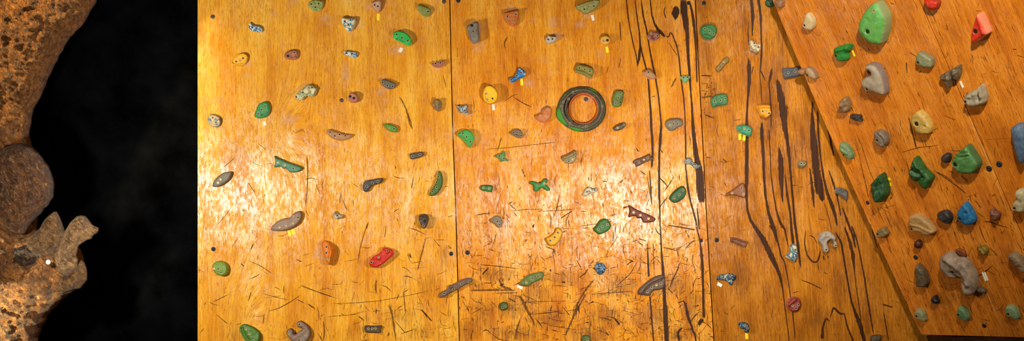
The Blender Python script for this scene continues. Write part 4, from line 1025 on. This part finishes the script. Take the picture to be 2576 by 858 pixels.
bh('grey rounded hold with a pointed horn at its upper right, overhanging board', 'X', '2435.6,247.6 2437.7,236 2447.9,227 2462.4,222.8 2469.7,225.7 2471,218.5 2475.5,209 2480,215.5 2485.7,230 2487,244 2485,254 2477,260 2461,263.5 2447.4,261 2439.3,252.8', '2440.5,249.3d',
   48, 16, ((176, 164, 138), (136, 124, 100)), nz=.25, ridges=(('2476,212 2482,235', 6, .25), ('2469,228 2474,245', 5, -.3)))
bh('tan and brown swirled hold like a snail, left part of overhanging board', 'Q', '240,175 265,150 262,100 285,60 312,43 335,65 352,110 350,160 330,190 290,190 250,188', '',
   40, 14, ((152, 122, 84), (108, 84, 60)), nz=.2, bumps=((292, 108, 22, .4), (330, 130, 14, -.2)))
bh('small black notched bar hold below the snail-like hold', 'Q', '355,222 370,212 420,218 453,222 455,250 465,280 430,275 390,265 360,245', '400,250d', 26, 9, ((66, 58, 50), (40, 36, 32)), holer=.005)
bh('grey disc hold with a central hole, left part of overhanging board', 'Q', '600,390 615,365 650,360 690,385 718,430 722,475 705,510 680,515 640,495 612,450', '640,445d',
   44, 12, ((134, 116, 96), (98, 84, 70)), ridges=(('630,370 690,430 705,500', 5, -.25),))
bh('grey-green lens shaped hold near the left board edge', 'Q', '257,520 265,490 282,480 320,500 355,535 380,585 382,620 370,640 340,632 300,600 268,560', '296,598d',
   32, 13, ((124, 142, 100), (90, 110, 74)), ridges=(('280,535 310,560 340,575', 10, .25),), holer=.006)
bh('yellowish tan oval hold with a large hole, middle of overhanging board', 'R', '0,260 15,210 45,178 75,168 115,195 150,240 175,290 185,330 175,375 145,387 100,385 60,370 35,330 10,290', '65,280D',
   46, 18, ((206, 172, 100), (170, 138, 78)), nz=.06, bumps=((140, 303, 10, -.2), (150, 377, 8, -.2)))
bh('small black pebble hold left of the big ridged green hold', 'R', '273,620 285,590 315,573 345,580 355,610 345,645 315,660 285,645', '', 32, 14, ((60, 54, 50), (38, 34, 32)))
bh('big green hold with ridged top and one hole, right part of overhanging board', 'R', '400,620 420,580 460,540 510,500 530,487 560,520 600,580 630,630 640,665 625,710 585,745 530,750 470,740 430,705 405,660', '435,655D',
   56, 18, ((94, 140, 80), (58, 102, 52)), ridges=(('425,600 480,585 560,570', 6, -.2), ('440,580 500,555 550,540', 6, -.2), ('470,555 520,530', 5, -.2)), rim=(60, 84, 50), rimw=6)
bh('dark green faceted hold like cut glass, middle of overhanging board', 'X', '2296.4,429.2 2301.6,410.9 2306,398 2310.7,390.8 2317.4,398.8 2329.5,417.6 2343,432 2352.3,443.5 2346,459 2338.6,470 2328,465 2319.7,456 2312,452 2305,447.5', '',
   48, 10, ((46, 96, 42), (24, 60, 28)), nz=.25, ridges=(('2301,420 2322,432', 5, -.25), ('2313,400 2330,425', 5, .22), ('2316,450 2332,440', 5, -.3)))
bh('dark green pointed faceted hold in front of yellow tapes, overhanging board', 'T', '487,120 520,80 560,35 590,12 605,20 625,70 645,130 655,190 650,235 625,255 610,295 570,292 525,272 500,220 490,160', '',
   52, 12, ((40, 84, 40), (22, 54, 28)), nz=.2, ridges=(('590,20 560,120 575,280', 14, .2), ('500,140 515,200 530,260', 14, -.25)))
bh('small tan square hold near the lower left board edge', 'T', '535,610 570,580 605,567 630,600 648,630 635,655 580,677 545,660', '552,632d', 32, 9, ((134, 112, 74), (102, 84, 54)), nz=.05, holer=.006)
bh('flat tan oval stone hold, lower middle of overhanging board', 'U', '60,380 90,363 140,365 200,400 245,445 278,500 272,525 235,543 190,535 160,518 120,512 80,490 65,440', '88,484d',
   38, 14, ((184, 148, 98), (144, 110, 70)), nz=.14, scale=14, ridges=(('80,440 160,460 260,510', 10, .15),), holer=.006)
bh('black angular pebble hold left of the blue hold, overhanging board', 'U', '300,365 320,342 375,334 405,360 422,400 405,443 365,435 320,405', '', 34, 12, ((56, 50, 46), (34, 30, 30)), nz=.2)
bh('blue teardrop hold pointing up, lower part of overhanging board', 'U', '480,345 500,310 530,270 545,262 575,295 605,345 625,395 622,430 590,448 550,442 510,410 488,370', '515,388d',
   46, 14, ((42, 112, 150), (26, 76, 112)), nz=.07, bumps=((568, 340, 12, -.2),))
bh('small reddish brown two-lobed hold right of the blue hold', 'U', '755,335 770,317 790,325 795,342 825,348 836,375 825,405 805,422 780,405 765,370', '', 34, 12, ((130, 86, 66), (88, 54, 42)), bumps=((795, 355, 10, .2),))
bh('tiny dark red bead-like hold, lower left part of overhanging board', 'U', '97,620 110,595 135,592 157,625 150,655 125,658 103,645', '', 30, 14, ((80, 36, 22), (48, 22, 16)), rough=.35, nz=.02)
bh('tiny olive thorny hold right of the big grey elephant-like hold', 'U', '640,630 665,645 690,632 720,650 733,680 715,717 680,708 662,675 650,650', '', 30, 9, ((140, 110, 44), (96, 74, 30)), nz=.25, ridges=(('668,650 690,670 712,700', 6, .3),))
bh('big grey hold like an elephant head with trunk, bottom of overhanging board', 'V', '340,130 360,95 400,77 440,90 480,125 520,125 560,150 600,210 630,265 640,330 635,390 620,430 580,438 550,415 530,360 530,310 510,285 450,290 400,265 360,215 343,170', '465,230d',
   66, 26, ((158, 138, 116), (112, 96, 82)), nz=.14, grid=.006, scale=14, ridges=(('400,110 480,160 560,240 600,330', 16, .15), ('455,235 520,285 560,330', 14, -.2)))
bh('small dark grey bar hold at the tip of the elephant-like trunk', 'V', '632,400 650,388 690,392 710,415 705,435 665,432 638,418', '', 26, 10, ((98, 82, 60), (68, 56, 42)))
bh('flat reddish brown mark above the elephant-like hold', 'V', '445,70 470,57 510,70 540,115 525,125 485,118 455,95', '', 12, 6, ((124, 64, 36), (98, 48, 26)))  # brown mark on the board, added as a thin raised hold
bh('dark pointed stone hold at lower left of overhanging board', 'V', '110,235 130,182 160,205 195,250 215,310 218,350 195,375 155,375 125,365 122,300', '', 40, 14, ((104, 88, 62), (70, 58, 42)), nz=.14)
bh('small black jagged hold at the bottom left of overhanging board', 'V', '243,485 265,460 285,460 290,480 307,500 300,525 270,520 250,500', '', 30, 9, ((40, 34, 30), (26, 22, 20)), nz=.2)
bh('grey-green shell hold, left of the three along the bottom of overhanging board', 'V', '103,600 115,577 140,575 180,605 190,640 192,675 160,672 125,650', '127,628d', 30, 11, ((156, 146, 110), (116, 124, 86)), holer=.0065)
bh('mottled green shell hold, middle of the three along the bottom of overhanging board', 'V', '472,590 485,552 510,555 545,590 567,635 560,670 530,665 490,640 475,610', '487,615d', 32, 11, ((120, 140, 100), (56, 100, 62)), scale=30, holer=.0065)
bh('pale green shell hold, right of the three along the bottom of overhanging board', 'V', '887,580 895,545 930,542 970,565 992,600 998,650 970,655 920,630 893,605', '918,608d', 32, 11, ((150, 160, 126), (100, 132, 92)), scale=26, holer=.0065)
bh('brown bone-like hold cut by the right edge of the photo, overhanging board', 'V', '920,100 940,85 975,85 1005,110 1035,140 1060,180 1075,240 1040,240 985,190 950,150', '', 46, 16, ((146, 122, 92), (96, 80, 62)), nz=.16)
bh('pale grey knobbly hold cut by the right edge of the photo, overhanging board', 'U', '965,260 985,235 1000,220 985,190 990,155 1020,147 1060,160 1080,250 1060,330 1020,335 985,320 970,295', '988,295d', 50, 16, ((190, 178, 142), (150, 140, 108)), nz=.12)
bh('large slate blue hold cut by the right edge of the photo, overhanging board', 'R', '945,340 960,310 1000,290 1060,310 1095,450 1075,620 1040,650 1005,590 975,480 955,390', '', 60, 24, ((98, 116, 134), (70, 86, 104)), nz=.06, grid=.006)

# ------------------------------------------------------------------ ring shaped hold (three nested tubes) on the middle panel
def ring_hold():
    fr = WALL
    c0 = fr.uv(1463, 274)
    root = empty('climbing_hold', fr.matrix(c0[0], c0[1], 0))
    tag(root, 'large ring shaped hold of nested green, olive grey and rust bands, middle panel', 'climbing hold', 'climbing holds on the upright plywood wall')
    def band(name, cx, cy, rx, ry, wid, hgt, z0, m, lump, seed, label=None, wob=.02):
        n, k = 120, 12; vs, fs = [], []
        q = fr.uv(cx, cy); ox, oy = q[0] - c0[0], q[1] - c0[1]
        for i in range(n):
            a = 2 * math.pi * i / n
            f = 1 + wob * noise.noise(Vector((math.cos(a) * 1.6, math.sin(a) * 1.6, seed)))
            w = wid / PPM * lump(a)
            for j in range(k):
                b = 2 * math.pi * j / k
                sx = math.copysign(abs(math.cos(b)) ** .8, math.cos(b))
                ww = w * (1 + .10 * noise.noise(Vector((math.cos(a) * 5, math.sin(a) * 5, seed + j * .3))))
                rx_, ry_ = rx / PPM * f + sx * ww * .5, ry / PPM * f + sx * ww * .5
                vs.append((ox + rx_ * math.cos(a), oy + ry_ * math.sin(a), z0 + max(-z0 - .0005, hgt * math.sin(b))))
        for i in range(n):
            for j in range(k):
                i2, j2 = (i + 1) % n, (j + 1) % k
                fs.append([i * k + j, i2 * k + j, i2 * k + j2, i * k + j2])
        o = mesh_obj(name, vs, fs, m, root)
        if label: o['label'] = label
        return o
    g = hold_mat('ring_green', ((78, 76, 52), (48, 46, 32)), 1, 30, rim=(52, 138, 34))
    d = hold_mat('ring_olive', ((112, 104, 80), (70, 62, 48)), 1, 30)
    d2 = hold_mat('ring_dark', ((84, 76, 56), (50, 42, 32)), 1, 30)
    r = hold_mat('ring_rust', ((186, 98, 56), (140, 66, 36)), 1, 16)
    lumpg = lambda a: 1 + .75 * math.exp(-((a - 3.45) / .33) ** 2)
    ob = band('outer_band', 1463.5, 274.5, 55, 51, 13, .012, .003, g, lumpg, 1.0, 'dark olive outer band with bright green patches')
    gr = lambda a: max(1.3 * math.exp(-((a - 3.55) / .42) ** 2), .75 * math.exp(-((a - 4.45) / .35) ** 2), .7 * math.exp(-((a - 1.05) / .22) ** 2), .45 * math.exp(-((a - 2.4) / .12) ** 2))
    mesh_attr(ob, 'rim', [gr(2 * math.pi * (i // 12) / 120) * (1 if math.cos(2 * math.pi * (i % 12) / 12) > -.2 else .3) for i in range(1440)])
    band('middle_band', 1464, 273.5, 49.5, 46.5, 8.5, .020, .008, d, lambda a: 1 + .15 * math.sin(a * 2), 2.0, 'olive grey band')
    band('middle_band', 1465.5, 273.5, 42.5, 42.5, 8, .022, .008, d2, lambda a: 1 + .12 * math.sin(a * 3), 3.0, 'dark olive band')
    band('inner_band', 1468, 274, 36, 38.5, 7.5, .018, .006, r, lambda a: 1 + .25 * math.sin(a + 1.0), 4.0, 'rust coloured inner band')
    for px, py, z in ((1440.5, 233, .030), (1430, 250, .030), (1416.5, 257, .028), (1411, 267, .027), (1433.5, 310.5, .030), (1474, 318, .029), (1514, 268, .029)):
        q = fr.uv(px, py)
        b = cached(('d', .0042), lambda: hexbolt(.0042), [M_DARK], 'bolt', root, Matrix.Translation((q[0] - c0[0], q[1] - c0[1], z)))
        cached(('w', .0042), lambda: lathe_ring(.0042, .0062), [M_PALE], 'washer', b, Matrix.Translation((0, 0, .0002)))
ring_hold()

# ------------------------------------------------------------------ tape strips
tape('yellow tape strip under the pinkish beige triangular hold', 'B', '366,98 388,100 385,149 367,147', 'y')
tape('white tape strip under the bright green half moon hold', 'B', '536,340 557,350 540,380 517,372', 'w')
tape('white tape strip under the green leaf shaped hold with a star', 'C', '516,76 536,69 543,98 526,106', 'w')
tape('left yellow tape strip under the grey-brown wave shaped hold', 'E', '696,63 715,60 724,98 707,103', 'y')
tape('right yellow tape strip under the grey-brown wave shaped hold', 'E', '720,57 742,50 752,86 733,94', 'y')
tape('yellow tape strip under the blue bone shaped hold', 'G', '540,568 558,565 561,612 543,617', 'y')
tape('white tape strip under the large round yellow hold', 'G', '337,752 354,750 358,793 340,795', 'w')
tape('white tape strip under the olive grey jug at the top edge', 'H', '132,110 152,105 161,146 142,151', 'w')
tape('yellow tape strip under the small round yellow button hold', 'H', '238,337 256,334 263,378 244,381', 'y')
tape('white tape strip at the lower end of the long olive wavy hold', 'K', '523,450 560,467 551,489 515,470', 'w')
tape('left yellow tape strip under the teal leaf shaped hold', 'P', '338,158 358,160 354,206 337,204', 'y')
tape('right yellow tape strip under the teal leaf shaped hold', 'P', '370,165 390,170 385,212 366,209', 'y')
tape('white tape strip under the dark blue boat shaped hold', 'S', '190,433 222,452 210,471 182,455', 'w')
tape('yellow tape strip under the dark blue hook hold at the bottom', 'S', '384,800 403,797 407,842 387,845', 'y')
tape('slanting yellow tape strip beside the green blocky hold', 'N', '487,437 500,430 524,483 510,488', 'y', BOARD)
tape('white tape strip beside the dark craggy two-winged hold', 'O', '472,705 488,698 513,752 496,762', 'w', BOARD)
tape('left one of two white tape strips right of the elephant-like hold', 'V', '665,266 679,263 707,336 694,341', 'w', BOARD)
tape('right one of two white tape strips right of the elephant-like hold', 'V', '683,263 695,261 724,333 711,337', 'w', BOARD)
tape('upper yellow tape strip behind the dark green pointed faceted hold', 'T', '624,72 642,66 660,88 634,102', 'y', BOARD)
tape('lower yellow tape strip behind the dark green pointed faceted hold', 'T', '636,125 660,117 668,150 643,160', 'y', BOARD)

# ------------------------------------------------------------------ screw heads
screw('screw head near the upper left corner of the left panel', 'A', (158, 120), 13, dark=False)
screw('screw head left of the small pink skull-like hold', 'B', (113, 722), 12, dark=False)
screw('screw head at the top of left panel beside the seam', 'B', (849, 12), 12, dark=False)
screw('screw head at the top left corner of middle panel', 'B', (952, 5), 13)
screw('screw head above the round olive green hold, left panel', 'E', (163, 197), 14)
screw('screw head left of the seam above the long dark brown angled hold', 'F', (901, 230), 13)
screw('screw head right of the seam above the long dark brown angled hold', 'K', (160, 222), 14)
screw('screw head seen inside the ring shaped hold', 'H', (97, 714), 13, dark=False)
screw('screw head on the dark streak at the top right of middle panel', 'H', (835, 22), 12)
screw('screw head at the top left corner of right panel', 'M', (88, 22), 13)
screw('screw head at lower right edge of middle panel beside the seam', 'L', (925, 135), 12)
screw('screw head left of the brown notched rectangular hold, right panel', 'S', (180, 132), 14)
screw('screw head in the notch of the grey tan kidney shaped hold', 'N', (641, 618), 13, BOARD)
screw('screw head left of the pale joint line, right of the ridged green hold', 'R', (703, 725), 17, BOARD)
screw('screw head right of the pale joint line, beyond the ridged green hold', 'R', (797, 683), 17, BOARD)
screw('screw head between the slate block and tan square holds, board edge', 'T', (420, 326), 13, BOARD)
screw('screw head below the tiny dark red bead-like hold', 'V', (95, 135), 13, BOARD)
screw('screw head between the middle and right shell holds at board bottom', 'V', (687, 725), 12, BOARD)
# ------------------------------------------------------------------ gnarled tree trunk at the left, in front of the black wall
TR = Frame((0, -.55, 0), (1, 0, 0), (0, 0, 1), (0, -1, 0))
def bark_mat(name, a, b, c, scale=1.0, rough=.50, chip_glints=.5, ang=-.55):
    t = NT(name); o = t.obj()
    nz = t.n('ShaderNodeTexNoise'); t.l(o, nz.inputs['Vector']); nz.inputs['Scale'].default_value = 12 * scale; nz.inputs['Detail'].default_value = 4
    sc = t.n('ShaderNodeVectorMath', operation='SCALE'); t.l(nz.outputs[1], sc.inputs[0]); sc.inputs['Scale'].default_value = .018
    warp = t.n('ShaderNodeVectorMath', operation='ADD'); t.l(o, warp.inputs[0]); t.l(sc.outputs[0], warp.inputs[1])
    w = t.mapping(t.mapping(warp.outputs[0], rot=(0, 0, ang)), (1, .36, .7))
    n1 = t.noise(o, 9 * scale, 6, .65, .8); n2 = t.noise(w, 70 * scale, 6, .72, .6); n3 = t.noise(w, 240 * scale, 4, .65)
    crack = t.maprange(t.noise(w, 46 * scale, 8, .72, .2), .40, .50)
    v = t.math('ADD', t.math('MULTIPLY', n1, .5), t.math('MULTIPLY', n2, .5))
    col = t.mix(t.maprange(v, .38, .62), rgba(b), rgba(a))
    col = t.mix(t.math('MULTIPLY', t.maprange(n1, .52, .66), .7), col, rgba(c))
    col = t.mix(t.math('MULTIPLY', t.math('SUBTRACT', 1.0, crack), .55), col, rgba(tuple(q * .28 for q in b)))
    col = t.mix(t.math('MULTIPLY', t.maprange(n3, .57, .68), .45), col, rgba(tuple(q * .35 for q in b)))
    col = t.mix(t.math('MULTIPLY', t.maprange(n2, .57, .66), chip_glints), col, rgba((240, 192, 112)))  # pale flecks: chipped wood, and glints painted into the bark colour
    h = t.math('ADD', t.math('MULTIPLY', crack, .40), t.math('ADD', t.math('MULTIPLY', n2, 1.0), t.math('MULTIPLY', n3, .45)))
    return t.bsdf(col, t.maprange(n2, .3, .7, rough - .2, rough + .15), .6, bump=h, bump_d=.030, bump_s=1.0)

def inflate(name, px, R, mat, parent, c, y0=0.0, grid=.010, amp=.02, fine=.006, feats=(), seed=0, pw=.5, axis=None):
    """A solid of rounded cross-section: front and back bulge with the distance from the outline."""
    uv = np.array([TR.uv(*q) for q in px]) - c
    poly = smooth_closed(uv, grid * .8, axis is not None)
    poly = poly + np.array([[noise.noise(Vector((a * 30, b * 30, seed))), noise.noise(Vector((a * 30, b * 30, seed + 7)))] for a, b in poly]) * (.005 if R > .1 else .0028)
    v, f = fill(poly, grid)
    d = seg_dist(v, poly)
    k = np.clip(d / R, 0, 1); prof = (1 - (1 - k) ** 2) ** pw
    edge = d < 1e-6
    fr_, bk = [], []
    for i, (x, y) in enumerate(v):
        if axis is None: p = Vector((x, y, seed))
        else: p = Vector(((x * math.cos(axis) + y * math.sin(axis)) * .32, (-x * math.sin(axis) + y * math.cos(axis)) * 1.3, seed))
        n = noise.fractal(p * 7, 1.0, 2.1, 3) * amp + (noise.fractal(p * 26, .9, 2.1, 4)) * fine
        n += noise.fractal(p * 70, .8, 2.0, 3) * fine * .45
        n += (abs(noise.noise(p * 16 + Vector((9, 0, 0)))) - .25) * fine * 1.6
        z = R * prof[i] + n * min(1, d[i] / .03)
        for fx, fy, r, h, ring in feats:
            q = np.array(TR.uv(fx, fy)) - c; rr = math.hypot(x - q[0], y - q[1]) / (r / PPM)
            z += h * math.exp(-rr * rr) * min(1, d[i] / .03)
            if ring: z += ring * math.exp(-((rr - 1.15) / .28) ** 2) * min(1, d[i] / .03)
        fr_.append((x, y, y0 + z)); bk.append((x, y, y0 - R * prof[i] * .8))
    nv = len(v); verts = list(fr_); bi = {}
    for i in range(nv):
        if edge[i]: bi[i] = i
        else: bi[i] = len(verts); verts.append(bk[i])
    faces = [list(t) for t in f] + [[bi[q] for q in t[::-1]] for t in f]
    return mesh_obj(name, verts, faces, mat, parent)

T_OUT = [(-210, -180), (330, -180), (262, -50), (240, 0), (225, 25), (205, 60), (185, 80), (165, 105), (150, 130), (140, 150), (125, 180), (110, 215), (100, 240), (85, 265), (78, 290), (72, 320), (70, 345),
         (76, 368), (84, 400), (88, 440), (92, 500), (90, 545), (88, 582), (110, 590), (150, 604), (190, 622), (204, 640), (208, 656), (208, 690), (204, 712), (192, 726), (180, 735), (155, 755), (130, 780), (115, 800), (103, 825), (95, 845), (92, 858),
         (84, 960), (80, 1115), (-210, 1115)]
tc = np.array(TR.uv(0, 430))
trunk = empty('tree_trunk', TR.matrix(tc[0], tc[1], 0))
tag(trunk, 'gnarled brown tree trunk with broken branch stubs at the left edge of the photo', 'tree trunk')
B1 = bark_mat('bark', (198, 130, 58), (110, 64, 24), (160, 100, 40))
B2 = bark_mat('burl_bark', (128, 80, 36), (74, 42, 18), (100, 62, 26), chip_glints=.35)
B3 = bark_mat('dead_wood', (160, 116, 64), (84, 54, 28), (124, 84, 44), scale=1.3, chip_glints=.3, ang=-.9)
B4 = bark_mat('knot_wood', (88, 54, 24), (44, 26, 12), (64, 40, 20), scale=1.6, chip_glints=.3)
inflate('trunk', T_OUT, .26, B1, trunk, tc, amp=.040, fine=.024, grid=.0058, seed=1,
        feats=((88, 655, 40, -.10, .035), (60, 130, 90, .04, 0), (20, 700, 70, .05, 0), (35, 260, 40, -.05, 0), (60, 500, 50, -.03, 0), (20, 330, 22, .04, 0), (60, 330, 16, -.05, 0)))
inflate('burl', [(20, 400), (50, 370), (78, 362), (96, 366), (112, 371), (131, 391), (151, 420), (163, 455), (163, 481), (155, 505), (135, 530), (110, 556), (88, 584), (50, 570), (24, 520), (12, 460)],
        .13, B2, trunk, tc, y0=.16, amp=.02, fine=.020, grid=.0055, seed=3, feats=((40, 470, 16, -.05, 0), (110, 430, 40, .02, 0)))
def stub(px, R, y0, m, seed, name='branch_stub', feats=(), amp=.016, fine=.020, pw=.72, axis=.9):
    return inflate(name, px, R, m, trunk, tc, y0=y0, amp=amp, fine=fine, grid=.0045, seed=seed, feats=feats, pw=pw, axis=axis)
stub([(90, 596), (112, 584), (126, 569), (140, 548), (152, 536), (160, 530.5), (167, 530), (172, 538), (176, 547), (182, 560), (187, 575), (192, 590), (200, 612), (190, 640), (160, 650), (120, 640), (95, 620)], .10, .14, B3, 5, axis=1.1)
o = stub([(168, 640), (182, 608), (188, 588), (193, 578), (198, 570), (204, 558), (212, 550), (222, 541), (232, 538.5), (243, 540), (250, 546), (257, 556), (260, 562), (266, 566), (276, 569), (276, 577), (272, 584), (262, 590), (259, 597), (246, 600),
      (236, 606), (228, 613), (224, 624), (222, 640), (226, 650), (224, 668), (200, 690), (174, 675)], .06, .17, bark_mat('splintered_wood', (198, 154, 100), (104, 70, 40), (136, 88, 50), scale=1.5, chip_glints=.6, ang=-.8), 6, feats=((215, 590, 14, .012, 0), (262, 572, 9, -.02, 0), (236, 556, 10, .015, 0)))
o['label'] = 'splintered pale branch stub'
stub([(176, 690), (196, 668), (216, 656), (228, 650), (236, 656), (242, 672), (243, 686), (243, 698), (238, 706), (229, 716), (226, 720), (205, 725), (184, 733), (170, 720)], .05, .14, B3, 8)
stub([(52, 640), (58, 622), (74, 612), (92, 612), (110, 622), (122, 640), (126, 662), (120, 684), (106, 698), (88, 702), (68, 690), (56, 668)], .035, .125, B4, 9, 'knot', feats=((86, 662, 16, -.035, .012), (78, 628, 9, .03, 0), (104, 690, 8, .02, 0), (100, 668, 8, -.02, 0)), fine=.03, pw=.5, axis=None)
q = np.array(TR.uv(165, 651)) - tc
vs, fs = lathe([(.0105, -.004), (.0105, .001), (.008, .004), (.002, .005)], 14)
pl = mesh_obj('tag_disc', vs, fs, plain_mat('white_disc', (240, 232, 200), .5), trunk); pl.matrix_local = Matrix.Translation((q[0], q[1], .243)); pl['label'] = 'small white disc'

# ------------------------------------------------------------------ black wall behind everything
def black_wall():
    t = NT('black_paint'); o = t.obj()
    n = t.noise(o, 5, 5, .6); n2 = t.noise(o, 130, 3, .6)
    c = t.mix(t.maprange(n, .35, .7), (.0006, .0006, .0007, 1), (.0032, .0036, .0040, 1))
    c = t.mix(t.math('MULTIPLY', t.maprange(n2, .70, .76), .2), c, (.03, .028, .026, 1))
    return t.bsdf(c, .95, .0, bump=n2, bump_d=.001)
x0, x1, z0, z1, y0, y1 = -4.3, 4.3, -1.238, 3.2, .0205, .12
v = [(x, y, z) for y in (y0, y1) for z in (z0, z1) for x in (x0, x1)]
w = mesh_obj('wall_back', v, [[0, 1, 3, 2], [4, 6, 7, 5], [0, 4, 5, 1], [2, 3, 7, 6], [0, 2, 6, 4], [1, 5, 7, 3]], black_wall(), smooth=False)
w['kind'] = 'structure'

# the rest of the hall, outside the photograph
def slab(name, a, b, m):
    (x0, y0, z0), (x1, y1, z1) = a, b
    v = [(x, y, z) for y in (y0, y1) for z in (z0, z1) for x in (x0, x1)]
    o = mesh_obj(name, v, [[0, 1, 3, 2], [4, 6, 7, 5], [0, 4, 5, 1], [2, 3, 7, 6], [0, 2, 6, 4], [1, 5, 7, 3]], m, smooth=False); o['kind'] = 'structure'
M_MAT = plain_mat('floor_mat', (52, 54, 58), .8, scale=6); M_PLASTER = plain_mat('dark_plaster', (60, 56, 52), .9, scale=4)
slab('floor', (-4.3, -8.6, -1.34), (4.3, .12, -1.238), M_MAT)
slab('wall_left', (-4.3, -8.6, -1.238), (-4.2, .02, 3.2), M_PLASTER)
slab('wall_right', (4.2, -8.6, -1.238), (4.3, .02, 3.2), M_PLASTER)
# ------------------------------------------------------------------ lamps of the hall
def lamp(kind, name, loc, energy, target=None, color=(1, 1, 1), size=.08, angle=120, blend=.6):
    L = bpy.data.lights.new(name, kind); L.energy = energy; L.color = color
    if kind in ('POINT', 'SPOT'): L.shadow_soft_size = size
    if kind == 'AREA': L.size = size
    if kind == 'SPOT': L.spot_size = math.radians(angle); L.spot_blend = blend
    o = bpy.data.objects.new(name, L); COL.objects.link(o); o.location = loc
    if target is not None: o.rotation_euler = (Vector(target) - Vector(loc)).to_track_quat('-Z', 'Y').to_euler()
    return o
WARM = (1.0, .93, .82)
lamp('SPOT', 'hall_spot', (-1.98, -1.9, -.14), 180, (-.75, 0, -.12), WARM, .05, 112, .7)
lamp('SPOT', 'hall_spot', (.66, -1.9, -.24), 140, (.36, 0, -.34), WARM, .06, 100, .9)
lamp('SPOT', 'hall_spot', (1.2, -3.6, 1.9), 590, (2.0, -.5, .70), WARM, .12, 44, .9)
lamp('SPOT', 'hall_spot', (-1.1, -3.2, 1.7), 40, (-.6, 0, .2), WARM, .15, 90, .9)
lamp('SPOT', 'hall_spot', (3.3, -3.4, .5), 75, (1.75, 0, .0), WARM, .06, 46, .8)
lamp('SPOT', 'trunk_spot', (-2.75, -2.3, 1.25), 400, (-2.36, -.7, .74), (1.0, .74, .36), .05, 36, .6)
lamp('SPOT', 'trunk_spot', (-2.85, -2.0, -1.0), 720, (-2.42, -.7, -.56), (1.0, .92, .60), .05, 30, .8)
wd = bpy.data.worlds.new('hall_air'); SC.world = wd; wd.use_nodes = True
bg = wd.node_tree.nodes['Background']; bg.inputs[0].default_value = (.9, .85, .8, 1); bg.inputs[1].default_value = .05

# ------------------------------------------------------------------ camera and view
cam = bpy.data.cameras.new('camera'); co = bpy.data.objects.new('camera', cam); COL.objects.link(co)
co.location = (0, -D, 0); co.rotation_euler = (math.radians(90), 0, 0)
cam.sensor_fit = 'HORIZONTAL'; cam.sensor_width = 36; cam.lens = 36 * D / (W / PPM)
cam.clip_start = .1; cam.clip_end = 100
SC.camera = co
vs_ = SC.view_settings
SC.display_settings.display_device = 'sRGB'
vs_.view_transform = 'Standard'; vs_.look = 'None'; vs_.exposure = 0; vs_.gamma = 1; vs_.use_curve_mapping = False
